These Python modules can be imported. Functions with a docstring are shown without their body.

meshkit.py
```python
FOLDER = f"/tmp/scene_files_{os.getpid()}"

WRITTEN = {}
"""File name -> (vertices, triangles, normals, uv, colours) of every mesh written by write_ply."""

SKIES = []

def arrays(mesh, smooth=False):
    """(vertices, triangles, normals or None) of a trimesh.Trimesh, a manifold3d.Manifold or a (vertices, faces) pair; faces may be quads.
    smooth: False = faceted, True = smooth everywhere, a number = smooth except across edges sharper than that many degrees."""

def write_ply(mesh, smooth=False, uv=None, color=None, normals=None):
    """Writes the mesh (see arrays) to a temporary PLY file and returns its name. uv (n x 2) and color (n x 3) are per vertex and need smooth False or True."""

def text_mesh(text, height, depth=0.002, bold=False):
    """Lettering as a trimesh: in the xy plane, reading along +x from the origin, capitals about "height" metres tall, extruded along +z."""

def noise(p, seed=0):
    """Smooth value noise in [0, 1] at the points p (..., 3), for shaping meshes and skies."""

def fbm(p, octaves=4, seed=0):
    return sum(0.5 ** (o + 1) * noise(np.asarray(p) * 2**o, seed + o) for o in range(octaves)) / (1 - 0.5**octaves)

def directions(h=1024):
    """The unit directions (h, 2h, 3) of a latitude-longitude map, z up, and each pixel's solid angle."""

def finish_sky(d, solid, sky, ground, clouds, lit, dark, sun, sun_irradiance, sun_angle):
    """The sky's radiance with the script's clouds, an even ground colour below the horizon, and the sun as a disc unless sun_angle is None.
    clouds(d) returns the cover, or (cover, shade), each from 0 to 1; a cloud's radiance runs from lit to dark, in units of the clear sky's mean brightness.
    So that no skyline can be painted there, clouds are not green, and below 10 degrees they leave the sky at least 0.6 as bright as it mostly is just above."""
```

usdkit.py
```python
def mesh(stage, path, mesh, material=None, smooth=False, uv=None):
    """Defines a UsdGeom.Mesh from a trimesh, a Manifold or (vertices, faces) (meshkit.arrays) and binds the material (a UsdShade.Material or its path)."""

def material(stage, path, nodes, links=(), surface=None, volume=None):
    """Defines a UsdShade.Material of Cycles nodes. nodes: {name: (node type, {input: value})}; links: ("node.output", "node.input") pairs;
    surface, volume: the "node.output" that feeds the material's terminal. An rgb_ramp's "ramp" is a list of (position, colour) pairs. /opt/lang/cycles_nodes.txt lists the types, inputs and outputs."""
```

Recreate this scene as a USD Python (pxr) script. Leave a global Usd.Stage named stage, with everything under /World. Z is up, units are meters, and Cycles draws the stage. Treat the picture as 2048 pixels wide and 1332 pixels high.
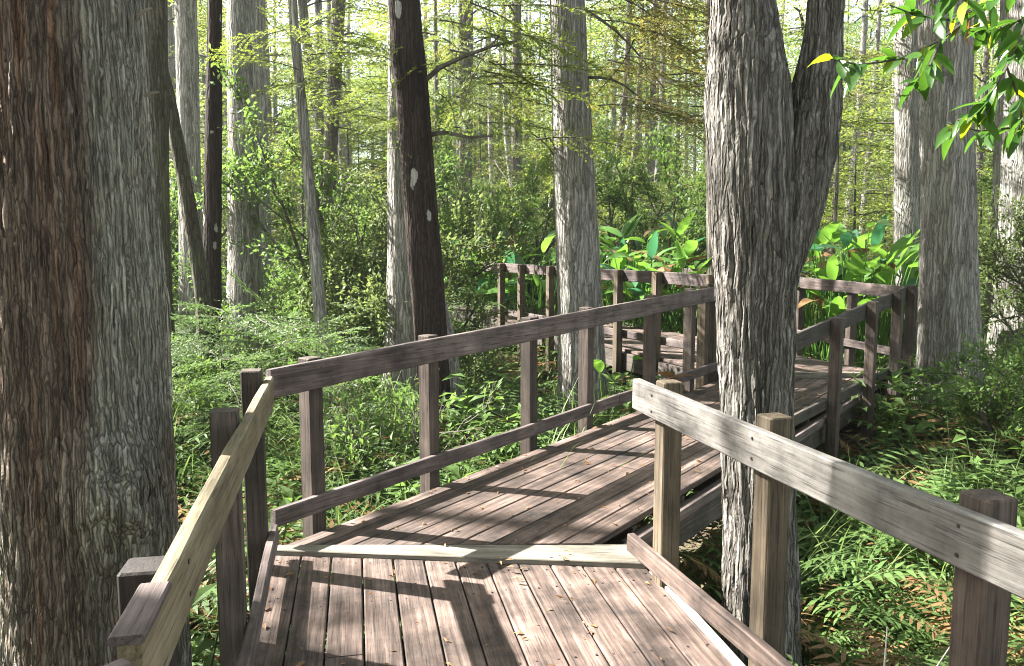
import math, random
import numpy as np
import trimesh
import usdkit, meshkit
from pxr import Usd, UsdGeom, UsdLux, UsdShade, Gf, Sdf, Vt

stage = Usd.Stage.CreateInMemory()
UsdGeom.SetStageUpAxis(stage, 'Z'); UsdGeom.SetStageMetersPerUnit(stage, 1.0)
WORLD = UsdGeom.Xform.Define(stage, '/World')
PI = math.pi

# ------------------------------------------------------------------ camera, sky, sun, exposure
EYE, HORIZON, FOCAL = 1.5, 485.0, 1600.0          # eye height over the near deck; in pixels of the 2048 x 1332 photograph
PITCH = math.atan((666 - HORIZON) / FOCAL)
EXPOSURE = 3.1
SUN_DIR = np.array([-0.955, 0.297]); SUN_ELEV = math.radians(40.0)
SUN_POWER, SKY_POWER = 1.25, 0.065

cam = UsdGeom.Camera.Define(stage, '/World/camera')
cam.CreateHorizontalApertureAttr(36.0); cam.CreateVerticalApertureAttr(36.0 * 666 / 1024)
cam.CreateFocalLengthAttr(36.0 * FOCAL / 2048)
cam.CreateClippingRangeAttr(Gf.Vec2f(0.05, 2000))
cam.CreateExposureAttr(EXPOSURE)
cam.AddTranslateOp().Set(Gf.Vec3d(0, 0, EYE)); cam.AddRotateXOp().Set(90 - math.degrees(PITCH))

az = math.atan2(SUN_DIR[0], SUN_DIR[1])
dome = UsdLux.DomeLight.Define(stage, '/World/sky')
sky_mat = usdkit.material(stage, '/World/Looks/sky', {
    's': ('sky_texture', {'sky_type': 'single_scattering', 'sun_disc': False, 'sun_elevation': SUN_ELEV, 'sun_rotation': az, 'aerosol_density': 2.0}),
    'h': ('hsv', {'saturation': .5}),                                  # a bright hazy sky, hardly blue
    'b': ('background_shader', {'strength': SKY_POWER})}, [('s.color', 'h.color'), ('h.color', 'b.color')], surface='b.background')
UsdShade.MaterialBindingAPI.Apply(dome.GetPrim()).Bind(sky_mat)
sun = UsdLux.DistantLight.Define(stage, '/World/sun')
sun.CreateNormalizeAttr(True); sun.CreateIntensityAttr(SUN_POWER); sun.CreateAngleAttr(0.5); sun.CreateColorAttr(Gf.Vec3f(1.0, 0.96, 0.89))
d_sun = np.array([SUN_DIR[0] * math.cos(SUN_ELEV), SUN_DIR[1] * math.cos(SUN_ELEV), math.sin(SUN_ELEV)])
sun.AddRotateZOp().Set(-math.degrees(az)); sun.AddRotateXOp().Set(-(90 - math.degrees(SUN_ELEV)))
# -z must point along -d_sun: rotating (0,0,-1) by X(-(90-e)) gives (0,-cos e,-sin e); Z(-az) turns +y to the sun's azimuth


def ray(px, py):
    X, Y = (px - 1024) / FOCAL, (666 - py) / FOCAL
    c, s = math.cos(PITCH), math.sin(PITCH)
    return np.array([X, c + Y * s, -s + Y * c])


def at(px, py, depth):
    """The point at this distance ahead along the line of sight."""
    r = ray(px, py)
    return np.array([0, 0, EYE]) + r * depth / r[1]


def on(px, py, z):
    r = ray(px, py)
    return np.array([0, 0, EYE]) + r * (z - EYE) / r[2]


# ------------------------------------------------------------------ helpers
used = {}


def numbered(path):
    n = used.get(path, 0); used[path] = n + 1
    return path if n == 0 else f'{path}_{n:03d}'


def tag(prim, label=None, category=None, group=None, kind=None):
    for k, v in (('label', label), ('category', category), ('group', group), ('kind', kind)):
        if v:
            prim.SetCustomDataByKey(k, v)
    return prim


def thing(name, label=None, category=None, loc=(0, 0, 0), rz=0.0, group=None, scale=None):
    x = UsdGeom.Xform.Define(stage, numbered('/World/' + name))
    x.AddTranslateOp().Set(Gf.Vec3d(*map(float, loc)))
    if rz: x.AddRotateZOp().Set(math.degrees(rz))
    if scale is not None: x.AddScaleOp().Set(Gf.Vec3f(*(np.ones(3) * scale).tolist()))
    return tag(x.GetPrim(), label, category, group)


def obj(name, mesh, mat, parent=None, smooth=False, tint=None, kind=None):
    base = str(parent.GetPath()) if parent is not None else '/World'
    if isinstance(mesh, MB): mesh = mesh.arrays()
    m = usdkit.mesh(stage, numbered(f'{base}/{name}'), mesh, mat, smooth)
    if tint is not None:
        UsdGeom.PrimvarsAPI(m).CreatePrimvar('tint', Sdf.ValueTypeNames.Color3fArray, 'vertex').Set(Vt.Vec3fArray.FromNumpy(np.asarray(tint, np.float32)))
    if kind: m.GetPrim().SetCustomDataByKey('kind', kind)
    return m.GetPrim()


def copy_of(source, name, label, category, loc, rz=0.0, scale=None, group=None, tilt=0.0):
    x = UsdGeom.Xform.Define(stage, numbered('/World/' + name))
    x.AddTranslateOp().Set(Gf.Vec3d(*map(float, loc)))
    x.AddRotateZOp().Set(math.degrees(rz))
    if tilt: x.AddRotateXOp().Set(tilt)
    if scale is not None: x.AddScaleOp().Set(Gf.Vec3f(*map(float, np.ones(3) * scale)))
    p = x.GetPrim(); p.GetReferences().AddInternalReference(source.GetPath()); p.SetInstanceable(True)
    return tag(p, label, category, group)


class MB:
    """Collects triangles."""
    def __init__(self): self.v, self.f, self.n = [], [], 0

    def add(self, v, f):
        v, f = np.asarray(v, float), np.asarray(f, int)
        if f.shape[1] == 4: f = np.vstack([f[:, [0, 1, 2]], f[:, [0, 2, 3]]])
        self.v.append(v); self.f.append(f + self.n); self.n += len(v)
        return self

    def addx(self, arr, M=None, t=(0, 0, 0)):
        v, f = arr
        return self.add((v if M is None else v @ np.asarray(M).T) + np.asarray(t), f)

    def arrays(self): return np.vstack(self.v), np.vstack(self.f)


def board(mb, x0, x1, y0, y1, z0, z1, c=0.004, k0=0.0, k1=0.0, slope=0.0, slopex=0.0):
    """A board along y with eased long edges; its ends run along y = y0 + k0 x; z rises by slope with y."""
    prof = [(x0 + c, z0), (x1 - c, z0), (x1, z0 + c), (x1, z1 - c), (x1 - c, z1), (x0 + c, z1), (x0, z1 - c), (x0, z0 + c)]
    a = [(x, y0 + k0 * x, z + slope * (y0 + k0 * x)) for x, z in prof]
    b = [(x, y1 + k1 * x, z + slope * (y1 + k1 * x)) for x, z in prof]
    f = []
    for i in range(8):
        j = (i + 1) % 8
        f += [(i, i + 8, j + 8), (i, j + 8, j)]
    for i in range(1, 7):
        f += [(0, i, i + 1), (8, 9 + i, 8 + i)]
    f = np.array(f)[:, ::-1]
    return mb.add(a + b, f)


def worn(mb, x0, x1, y0, y1, z0, z1, c=.006, slope=0.0, seed=0, amp=.0035):
    """As board(), with a slight bow and twist and worn, uneven edges."""
    n = max(6, int(abs(y1 - y0) / .16)); ys = np.linspace(y0, y1, n + 1); prof = np.array([(x0 + c, z0), (x1 - c, z0), (x1, z0 + c), (x1, z1 - c), (x1 - c, z1), (x0 + c, z1), (x0, z1 - c), (x0, z0 + c)])
    v = []
    for y in ys:
        p3 = np.stack([prof[:, 0] * 9 + seed * 3.7, np.full(8, y * 5.0), prof[:, 1] * 9], 1); q3 = np.array([[seed * 1.3, y * .9, 0.2], [seed * 2.1, y * .9, 5.1]])
        e = (meshkit.noise(p3, 3) - .5) * amp * 1.6; e2 = (meshkit.noise(p3, 9) - .5) * amp * 1.6; b = (meshkit.noise(q3, 4) - .5) * amp * 3
        v.append(np.stack([prof[:, 0] + e + b[0], np.full(8, y), prof[:, 1] + e2 + b[1] + slope * y], 1))
    v = np.vstack(v); f = []
    for l in range(n):
        for i in range(8):
            j = (i + 1) % 8; a = l * 8
            f += [(a + i, a + j, a + j + 8), (a + i, a + j + 8, a + i + 8)]
    m_ = n * 8
    for i in range(1, 7): f += [(0, i + 1, i), (m_, m_ + i, m_ + i + 1)]
    return mb.add(v, np.array(f)[:, ::-1])


def post(mb, x, y, z0, z1, w=0.089, rot=0.0, c=0.005):
    h = w / 2
    prof = np.array([(-h + c, -h), (h - c, -h), (h, -h + c), (h, h - c), (h - c, h), (-h + c, h), (-h, h - c), (-h, -h + c)])
    R = np.array([[math.cos(rot), -math.sin(rot)], [math.sin(rot), math.cos(rot)]])
    prof = prof @ R.T
    v = [(x + p[0], y + p[1], z0) for p in prof] + [(x + p[0], y + p[1], z1 - c) for p in prof] + [(x + p[0] * .9, y + p[1] * .9, z1) for p in prof]
    f = []
    for l in (0, 8):
        for i in range(8):
            j = (i + 1) % 8
            f += [(l + i, l + j, l + j + 8), (l + i, l + j + 8, l + i + 8)]
    for i in range(1, 7): f += [(16, 16 + i, 17 + i)]
    return mb.add(v, f)


def tube(mb, pts, rad, sides=6, cap=True):
    p = np.asarray(pts, float); n = len(p)
    rad = np.broadcast_to(rad, (n,))
    t = np.gradient(p, axis=0); t /= np.linalg.norm(t, axis=1, keepdims=True) + 1e-12
    ref = np.array([0.31, 0.95, 0.05]) if abs(t[0, 2]) > .5 else np.array([0, 0, 1.0])
    a = np.cross(t, ref); a /= np.linalg.norm(a, axis=1, keepdims=True) + 1e-12
    b = np.cross(t, a)
    ang = np.arange(sides) * 2 * PI / sides
    v = p[:, None] + rad[:, None, None] * (np.cos(ang)[None, :, None] * a[:, None] + np.sin(ang)[None, :, None] * b[:, None])
    i, j = np.meshgrid(np.arange(n - 1), np.arange(sides), indexing='ij')
    q = np.stack([i * sides + j, i * sides + (j + 1) % sides, (i + 1) * sides + (j + 1) % sides, (i + 1) * sides + j], -1).reshape(-1, 4)
    return mb.add(v.reshape(-1, 3), q[:, ::-1])


def basis(d, roll=0.0):
    """Rotation whose y axis is d and whose z axis leans up."""
    d = np.asarray(d, float); d = d / np.linalg.norm(d)
    up = np.array([0, 0, 1.0]) if abs(d[2]) < .95 else np.array([1.0, 0, 0])
    x = np.cross(d, up); x /= np.linalg.norm(x); z = np.cross(x, d)
    c, s = math.cos(roll), math.sin(roll)
    return np.stack([x * c + z * s, d, z * c - x * s], 1)


def blade(length, width, curve=0.3, n=4, fold=0.25, tip=0.5):
    """A leaf along +y, folded along its midrib and bending down."""
    t = np.linspace(0, 1, n + 1)
    w = width / 2 * np.sin(PI * np.clip(t, 0.02, .985) ** tip) ** .8
    y = length * np.sin(t * max(curve, 1e-3)) / max(curve, 1e-3); z = -length * (1 - np.cos(t * max(curve, 1e-3))) / max(curve, 1e-3)
    v = np.concatenate([np.stack([-w, y, z + w * fold], 1), np.stack([0 * w, y, z], 1), np.stack([w, y, z + w * fold], 1)])
    f = []
    m = n + 1
    for i in range(n):
        for a, b in ((0, m), (m, 2 * m)):
            f += [(a + i, b + i, b + i + 1), (a + i, b + i + 1, a + i + 1)]
    return v, np.array(f)


LEAF2 = (np.array([(0, 0, 0), (-.24, .45, .06), (.24, .45, .06), (0, 1, -.05)]), np.array([(0, 2, 1), (1, 2, 3)]))
LEAF4 = (np.array([(0, 0, 0), (-.2, .4, .07), (0, .45, 0), (.2, .4, .07), (0, 1, -.12)]), np.array([(0, 2, 1), (0, 3, 2), (1, 2, 4), (2, 3, 4)]))


def scatter(mb, proto, pos, dirs, size, rng):
    """Many copies of a small mesh at once: pos, dirs (n x 3), size (n)."""
    v, f = proto; n = len(pos)
    d = dirs / (np.linalg.norm(dirs, axis=1, keepdims=True) + 1e-9)
    up = rng.normal(0, .45, (n, 3)) + [0, 0, 1.0]
    x = np.cross(d, up); x /= np.linalg.norm(x, axis=1, keepdims=True) + 1e-9
    z = np.cross(x, d)
    P = pos[:, None] + size[:, None, None] * (v[None, :, :1] * x[:, None] + v[None, :, 1:2] * d[:, None] + v[None, :, 2:] * z[:, None])
    F = f[None] + (np.arange(n) * len(v))[:, None, None]
    return mb.add(P.reshape(-1, 3), F.reshape(-1, 3))


# ------------------------------------------------------------------ materials
def mat(name, nodes, links, surface='p.BSDF'):
    return usdkit.material(stage, '/World/Looks/' + name, nodes, links, surface=surface)


def wood(name, dark, mid, light, axis='y', rough=.8, stain=.5, bump=.5, board_w=0.146):
    """Weathered boards: grain along one axis of the object, tone from board to board, blotches and checks."""
    g = {'y': (42, 1.6, 42), 'z': (42, 42, 1.6), 'x': (1.6, 42, 42)}[axis]
    g2 = tuple(3.2 * a for a in g)
    return mat(name, {
        'tc': ('texture_coordinate', {}),
        'm1': ('mapping', {'scale': g}), 'm2': ('mapping', {'scale': g2}),
        'n1': ('noise_texture', {'scale': 1.0, 'detail': 5.0, 'roughness': .6, 'distortion': .6}),
        'n2': ('noise_texture', {'scale': 1.0, 'detail': 3.0, 'roughness': .6}),
        'n3': ('noise_texture', {'scale': 3.1, 'detail': 5.0, 'roughness': .65}),
        'oi': ('object_info', {}),
        'r': ('rgb_ramp', {'ramp': [(.25, dark), (.5, mid), (.78, light)]}),
        'crk': ('map_range', {'from_min': .33, 'from_max': .46, 'to_min': .4, 'to_max': 1.0, 'clamp': True}),
        'mul': ('mix', {'mix_type': 'multiply', 'fac': 1.0}),
        'st': ('map_range', {'from_min': .35, 'from_max': .65, 'to_min': 1.0 - stain * .7, 'to_max': 1.0 + stain * .35}),
        'tone': ('map_range', {'from_min': 0, 'from_max': 1, 'to_min': .78, 'to_max': 1.18}),
        'k': ('math', {'math_type': 'multiply'}),
        'mul2': ('mix', {'mix_type': 'multiply', 'fac': 1.0}),
        'b': ('bump', {'strength': bump, 'distance': .004}),
        'p': ('principled_bsdf', {'roughness': rough, 'specular_ior_level': .3})},
        [('tc.object', 'm1.vector'), ('tc.object', 'm2.vector'), ('m1.vector', 'n1.vector'), ('m2.vector', 'n2.vector'), ('tc.object', 'n3.vector'),
         ('n1.fac', 'r.fac'), ('n2.fac', 'crk.value'), ('r.color', 'mul.color1'), ('crk.result', 'mul.color2'),
         ('n3.fac', 'st.value'), ('oi.random', 'tone.value'), ('st.result', 'k.value1'), ('tone.result', 'k.value2'),
         ('mul.color', 'mul2.color1'), ('k.value', 'mul2.color2'), ('mul2.color', 'p.base_color'), ('n2.fac', 'b.height'), ('b.normal', 'p.normal')])


def bark(name, dark, mid, light, lichen=(.30, .33, .27), lich=.45, scale=1.0, bump=.8, tint=False, spots=None, crack=.5):
    """Stringy bark: long strands of uneven tone with dark fissures between, drifts of lichen."""
    nodes = {
        'tc': ('texture_coordinate', {}),
        'wn': ('noise_texture', {'scale': 7.0 * scale, 'detail': 3.0}), 'ws': ('vector_math', {'math_type': 'scale', 'scale': .05 / scale}), 'wa': ('vector_math', {'math_type': 'add'}),
        'm1': ('mapping', {'scale': (34 * scale, 34 * scale, 2.3 * scale)}), 'm2': ('mapping', {'scale': (90 * scale, 90 * scale, 6 * scale)}),
        'm3': ('mapping', {'scale': (3.0, 3.0, 1.1)}),
        'v1': ('voronoi_texture', {'scale': 1.0, 'feature': 'distance_to_edge'}), 'vc': ('voronoi_texture', {'scale': 1.0, 'feature': 'f1'}),
        'n2': ('noise_texture', {'scale': 1.0, 'detail': 4.0, 'roughness': .7}),
        'n3': ('noise_texture', {'scale': 1.0, 'detail': 6.0, 'roughness': .65}),
        'sx': ('separate_color', {}),
        'ta': ('math', {'math_type': 'multiply', 'value2': .28}), 'tb': ('math', {'math_type': 'multiply_add', 'value2': .85}),
        'r': ('rgb_ramp', {'ramp': [(.3, dark), (.56, mid), (.85, light)]}),
        'lr': ('map_range', {'from_min': .5, 'from_max': .66, 'to_min': 0.0, 'to_max': lich, 'clamp': True}),
        'lm': ('mix', {'mix_type': 'mix', 'color2': lichen}),
        'ck': ('map_range', {'from_min': .0, 'from_max': .16, 'to_min': crack, 'to_max': 1.05, 'clamp': True}),
        'mul': ('mix', {'mix_type': 'multiply', 'fac': 1.0}),
        'hb': ('map_range', {'from_min': .0, 'from_max': .3, 'to_min': 0.0, 'to_max': 1.0, 'clamp': True}), 'add': ('math', {'math_type': 'multiply_add', 'value2': .6}),
        'b': ('bump', {'strength': bump, 'distance': .016}),
        'p': ('principled_bsdf', {'roughness': .92, 'specular_ior_level': .15})}
    links = [('tc.object', 'wn.vector'), ('wn.color', 'ws.vector1'), ('tc.object', 'wa.vector1'), ('ws.vector', 'wa.vector2'),
             ('wa.vector', 'm1.vector'), ('wa.vector', 'm2.vector'), ('tc.object', 'm3.vector'), ('m1.vector', 'v1.vector'), ('m1.vector', 'vc.vector'), ('m2.vector', 'n2.vector'), ('m3.vector', 'n3.vector'),
             ('vc.color', 'sx.color'), ('sx.r', 'ta.value1'), ('n2.fac', 'tb.value1'), ('ta.value', 'tb.value3'), ('tb.value', 'r.fac'),
             ('n3.fac', 'lr.value'), ('lr.result', 'lm.fac'), ('r.color', 'lm.color1'),
             ('v1.distance', 'ck.value'), ('lm.color', 'mul.color1'), ('ck.result', 'mul.color2'),
             ('v1.distance', 'hb.value'), ('n2.fac', 'add.value1'), ('hb.result', 'add.value3'), ('add.value', 'b.height'), ('b.normal', 'p.normal')]
    last = 'mul.color'
    if tint:
        nodes['at'] = ('attribute', {'attribute': 'tint'}); nodes['mt'] = ('mix', {'mix_type': 'multiply', 'fac': 1.0})
        links += [(last, 'mt.color1'), ('at.color', 'mt.color2')]; last = 'mt.color'
    if spots:
        nodes['ms'] = ('mapping', {'scale': (6.5, 6.5, 3.0)}); nodes['vs'] = ('voronoi_texture', {'scale': 1.0, 'feature': 'f1'})
        nodes['vn'] = ('noise_texture', {'scale': 26.0, 'detail': 4.0}); nodes['vf'] = ('math', {'math_type': 'multiply_add', 'value2': .22})
        nodes['vx'] = ('separate_color', {}); nodes['vp'] = ('math', {'math_type': 'power', 'value2': 2.0}); nodes['vm'] = ('math', {'math_type': 'multiply_add', 'value2': -.3})
        nodes['vr'] = ('map_range', {'from_min': .095, 'from_max': .13, 'to_min': .85, 'to_max': 0.0, 'clamp': True})
        nodes['mx'] = ('mix', {'mix_type': 'mix', 'color2': spots})
        links += [('tc.object', 'ms.vector'), ('ms.vector', 'vs.vector'), ('tc.object', 'vn.vector'), ('vs.color', 'vx.color'), ('vx.r', 'vp.value1'), ('vp.value', 'vm.value1'), ('vs.distance', 'vm.value3'),
                  ('vn.fac', 'vf.value1'), ('vm.value', 'vf.value3'), ('vf.value', 'vr.value'), ('vr.result', 'mx.fac'), (last, 'mx.color1')]; last = 'mx.color'
    links.append((last, 'p.base_color'))
    return mat(name, nodes, links)


def leaf(name, a, b, trans=.45, rough=.5, spec=.3, scale=2.5, c=None):
    """Leaves: tone from island to island and in drifts, light passing through."""
    stops = [(.0, a), (.6, b), (1.0, c or b)]
    return mat(name, {
        'g': ('geometry', {}), 'tc': ('texture_coordinate', {}),
        'n': ('noise_texture', {'scale': scale, 'detail': 2.0}),
        'mix': ('math', {'math_type': 'add'}), 'half': ('math', {'math_type': 'multiply', 'value2': .5}),
        'r': ('rgb_ramp', {'ramp': stops}),
        'hs': ('hsv', {'hue': .485, 'saturation': 1.1, 'value': 1.5}),
        'p': ('principled_bsdf', {'roughness': rough, 'specular_ior_level': spec}),
        't': ('translucent_bsdf', {}),
        'm': ('mix_closure', {'fac': trans})},
        [('tc.object', 'n.vector'), ('n.fac', 'mix.value1'), ('g.random_per_island', 'mix.value2'), ('mix.value', 'half.value1'), ('half.value', 'r.fac'),
         ('r.color', 'p.base_color'), ('r.color', 'hs.color'), ('hs.color', 't.color'), ('p.BSDF', 'm.closure1'), ('t.BSDF', 'm.closure2')], surface='m.closure')


M_DECK = wood('deck_wood', (.024, .018, .015), (.088, .061, .05), (.175, .134, .115), stain=1.0)
M_SEAM = wood('pale_wood', (.085, .075, .06), (.155, .14, .113), (.22, .2, .165), axis='x', stain=.5, bump=.3)
M_RAIL = wood('grey_brown_wood', (.045, .035, .033), (.098, .075, .07), (.17, .138, .128), stain=.75)
M_TAN = wood('tan_wood', (.08, .063, .036), (.155, .126, .078), (.24, .207, .142), stain=.5)
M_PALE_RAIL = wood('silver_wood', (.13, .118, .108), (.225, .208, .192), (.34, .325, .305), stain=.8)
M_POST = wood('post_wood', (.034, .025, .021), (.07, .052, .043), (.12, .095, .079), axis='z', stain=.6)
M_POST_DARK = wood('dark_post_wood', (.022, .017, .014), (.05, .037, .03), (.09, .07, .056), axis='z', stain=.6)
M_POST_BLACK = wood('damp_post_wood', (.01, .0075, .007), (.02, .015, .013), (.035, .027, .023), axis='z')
M_POST_TAN = wood('tan_post_wood', (.04, .03, .019), (.08, .06, .039), (.135, .108, .076), axis='z', stain=.5)
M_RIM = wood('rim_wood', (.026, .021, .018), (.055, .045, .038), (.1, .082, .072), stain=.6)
M_EDGE = wood('pale_edge_wood', (.2, .18, .155), (.33, .31, .27), (.42, .4, .36), stain=.3)
M_NAIL = mat('rusty_nail', {'p': ('principled_bsdf', {'base_color': (.04, .03, .028), 'roughness': .6, 'metallic': .4})}, [])

M_BARK = bark('grey_cypress_bark', (.07, .063, .056), (.205, .19, .172), (.38, .36, .335), lichen=(.28, .3, .26), lich=.35, scale=1.0)
M_BARK_BIG = bark('big_cypress_bark', (.06, .05, .043), (.185, .158, .138), (.36, .33, .30), lichen=(.23, .26, .215), lich=.3, tint=True, scale=2.0, bump=1.0, crack=.42)
M_BARK_FORK = bark('rough_grey_bark', (.042, .037, .032), (.155, .142, .126), (.35, .33, .305), lichen=(.26, .27, .235), lich=.2, bump=1.2, scale=1.3, crack=.5)
M_BARK_DARK = bark('dark_red_bark', (.012, .008, .007), (.027, .018, .0155), (.048, .033, .029), lichen=(.06, .055, .04), lich=.3, spots=(.3, .29, .27))
M_BARK_MID = bark('brown_grey_bark', (.045, .039, .033), (.11, .097, .082), (.2, .18, .16), lichen=(.12, .14, .09), lich=.35)
M_MOSSY = bark('mossy_dark_bark', (.028, .025, .018), (.066, .058, .042), (.125, .112, .085), lichen=(.09, .115, .055), lich=.6)
M_TWIG = mat('twig_bark', {'tc': ('texture_coordinate', {}), 'n': ('noise_texture', {'scale': 9.0, 'detail': 4.0}), 'r': ('rgb_ramp', {'ramp': [(.3, (.025, .02, .016)), (.7, (.10, .085, .07))]}),
                          'p': ('principled_bsdf', {'roughness': .9})}, [('tc.object', 'n.vector'), ('n.fac', 'r.fac'), ('r.color', 'p.base_color')])
M_TWIG_PALE = mat('dead_twig', {'tc': ('texture_coordinate', {}), 'n': ('noise_texture', {'scale': 9.0, 'detail': 4.0}), 'r': ('rgb_ramp', {'ramp': [(.3, (.14, .12, .10)), (.7, (.34, .31, .28))]}),
                               'p': ('principled_bsdf', {'roughness': .9})}, [('tc.object', 'n.vector'), ('n.fac', 'r.fac'), ('r.color', 'p.base_color')])
M_FERN = leaf('fern_leaf', (.06, .12, .035), (.13, .2, .06), c=(.27, .31, .13), scale=1.6)
M_FERN_DEAD = leaf('dead_fern_leaf', (.14, .075, .035), (.27, .17, .08), c=(.38, .29, .17), trans=.3)
M_GRASS = leaf('grass_leaf', (.075, .13, .04), (.15, .2, .07), c=(.27, .29, .15), scale=1.2)
M_SHRUB = leaf('shrub_leaf', (.06, .11, .03), (.115, .185, .05), c=(.21, .25, .08), rough=.55, spec=.2)
M_OLIVE = leaf('olive_leaf', (.07, .105, .037), (.14, .185, .066), c=(.26, .28, .115), rough=.55, spec=.2)
M_CYP = leaf('cypress_leaf', (.09, .14, .03), (.18, .22, .05), c=(.29, .29, .09), trans=.5)
M_CYP_RUST = leaf('rusty_cypress_leaf', (.13, .14, .035), (.22, .19, .055), c=(.32, .23, .09), trans=.5)
M_FLAG = leaf('fire_flag_leaf', (.075, .17, .035), (.13, .26, .05), c=(.22, .33, .07), trans=.45, rough=.35, spec=.5)
M_FLAG_BLUE = leaf('blue_green_leaf', (.03, .10, .055), (.06, .16, .08), c=(.09, .2, .1), trans=.35, rough=.35, spec=.5)
M_OVER = leaf('overhanging_leaf', (.03, .085, .018), (.07, .16, .025), c=(.15, .24, .035), trans=.5, rough=.3, spec=.5, scale=4)
M_OVER_YELLOW = leaf('yellow_green_leaf', (.16, .24, .03), (.28, .34, .04), c=(.36, .36, .06), trans=.55, rough=.35)
M_OVER_RED = leaf('reddening_leaf', (.3, .08, .02), (.4, .16, .03), trans=.4, rough=.4)
M_GROUND = mat('leaf_litter', {
    'tc': ('texture_coordinate', {}), 'n1': ('noise_texture', {'scale': .55, 'detail': 6.0, 'roughness': .65}), 'n2': ('voronoi_texture', {'scale': 22.0}), 'n4': ('noise_texture', {'scale': 14.0, 'detail': 6.0, 'roughness': .7}),
    'r': ('rgb_ramp', {'ramp': [(.3, (.03, .022, .014)), (.5, (.075, .055, .035)), (.68, (.06, .075, .025))]}),
    'r2': ('rgb_ramp', {'ramp': [(.25, (.35, .3, .25)), (.5, (.9, .85, .8)), (.75, (1.7, 1.5, 1.2))]}),
    'm': ('mix', {'mix_type': 'multiply', 'fac': 1.0}), 'b': ('bump', {'strength': .9, 'distance': .03}),
    'p': ('principled_bsdf', {'roughness': .95})},
    [('tc.object', 'n1.vector'), ('tc.object', 'n2.vector'), ('tc.object', 'n4.vector'), ('n1.fac', 'r.fac'), ('n4.fac', 'r2.fac'), ('r.color', 'm.color1'), ('r2.color', 'm.color2'), ('m.color', 'p.base_color'), ('n4.fac', 'b.height'), ('b.normal', 'p.normal')])


# ------------------------------------------------------------------ the ground
def ground_z(x, y):
    p = np.stack([np.asarray(x, float) * .35, np.asarray(y, float) * .35, np.zeros_like(np.asarray(x, float))], -1)
    q = p * [.12, .12, 1]
    return -0.78 + .26 * (meshkit.fbm(p, 3, 3) - .5) + .5 * (meshkit.fbm(q, 2, 8) - .5)


ax = np.sign(np.linspace(-1, 1, 151)) * (np.abs(np.linspace(-1, 1, 151)) ** 2.2) * 240
gx, gy = np.meshgrid(ax, ax + 12, indexing='ij')
gv = np.stack([gx, gy, ground_z(gx, gy)], -1).reshape(-1, 3)
ii, jj = np.meshgrid(np.arange(150), np.arange(150), indexing='ij')
gq = np.stack([ii * 151 + jj, (ii + 1) * 151 + jj, (ii + 1) * 151 + jj + 1, ii * 151 + jj + 1], -1).reshape(-1, 4)
tag(obj('ground', (gv, gq), M_GROUND, smooth=True), 'dark swamp floor of leaf litter under the ferns', 'ground', kind='structure')

# ------------------------------------------------------------------ the boardwalk
H1, H2, H3 = math.radians(-11.0), math.radians(37.0), math.radians(-24.0)
C1 = np.array([-1.165, 3.73]); C2 = np.array([.606, 3.57])      # the two corners of the first bend
SL2 = 0.015


def frame(origin, h):
    """(to world, to local) for a frame whose +y runs along heading h."""
    o = np.asarray(origin, float)
    X, Y = np.array([math.cos(h), -math.sin(h)]), np.array([math.sin(h), math.cos(h)])
    return (lambda p: o + p[0] * X + p[1] * Y), (lambda q: np.array([(np.asarray(q)[:2] - o) @ X, (np.asarray(q)[:2] - o) @ Y]))


PW, GAP = .140, .007
rng = np.random.default_rng(11)

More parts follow.
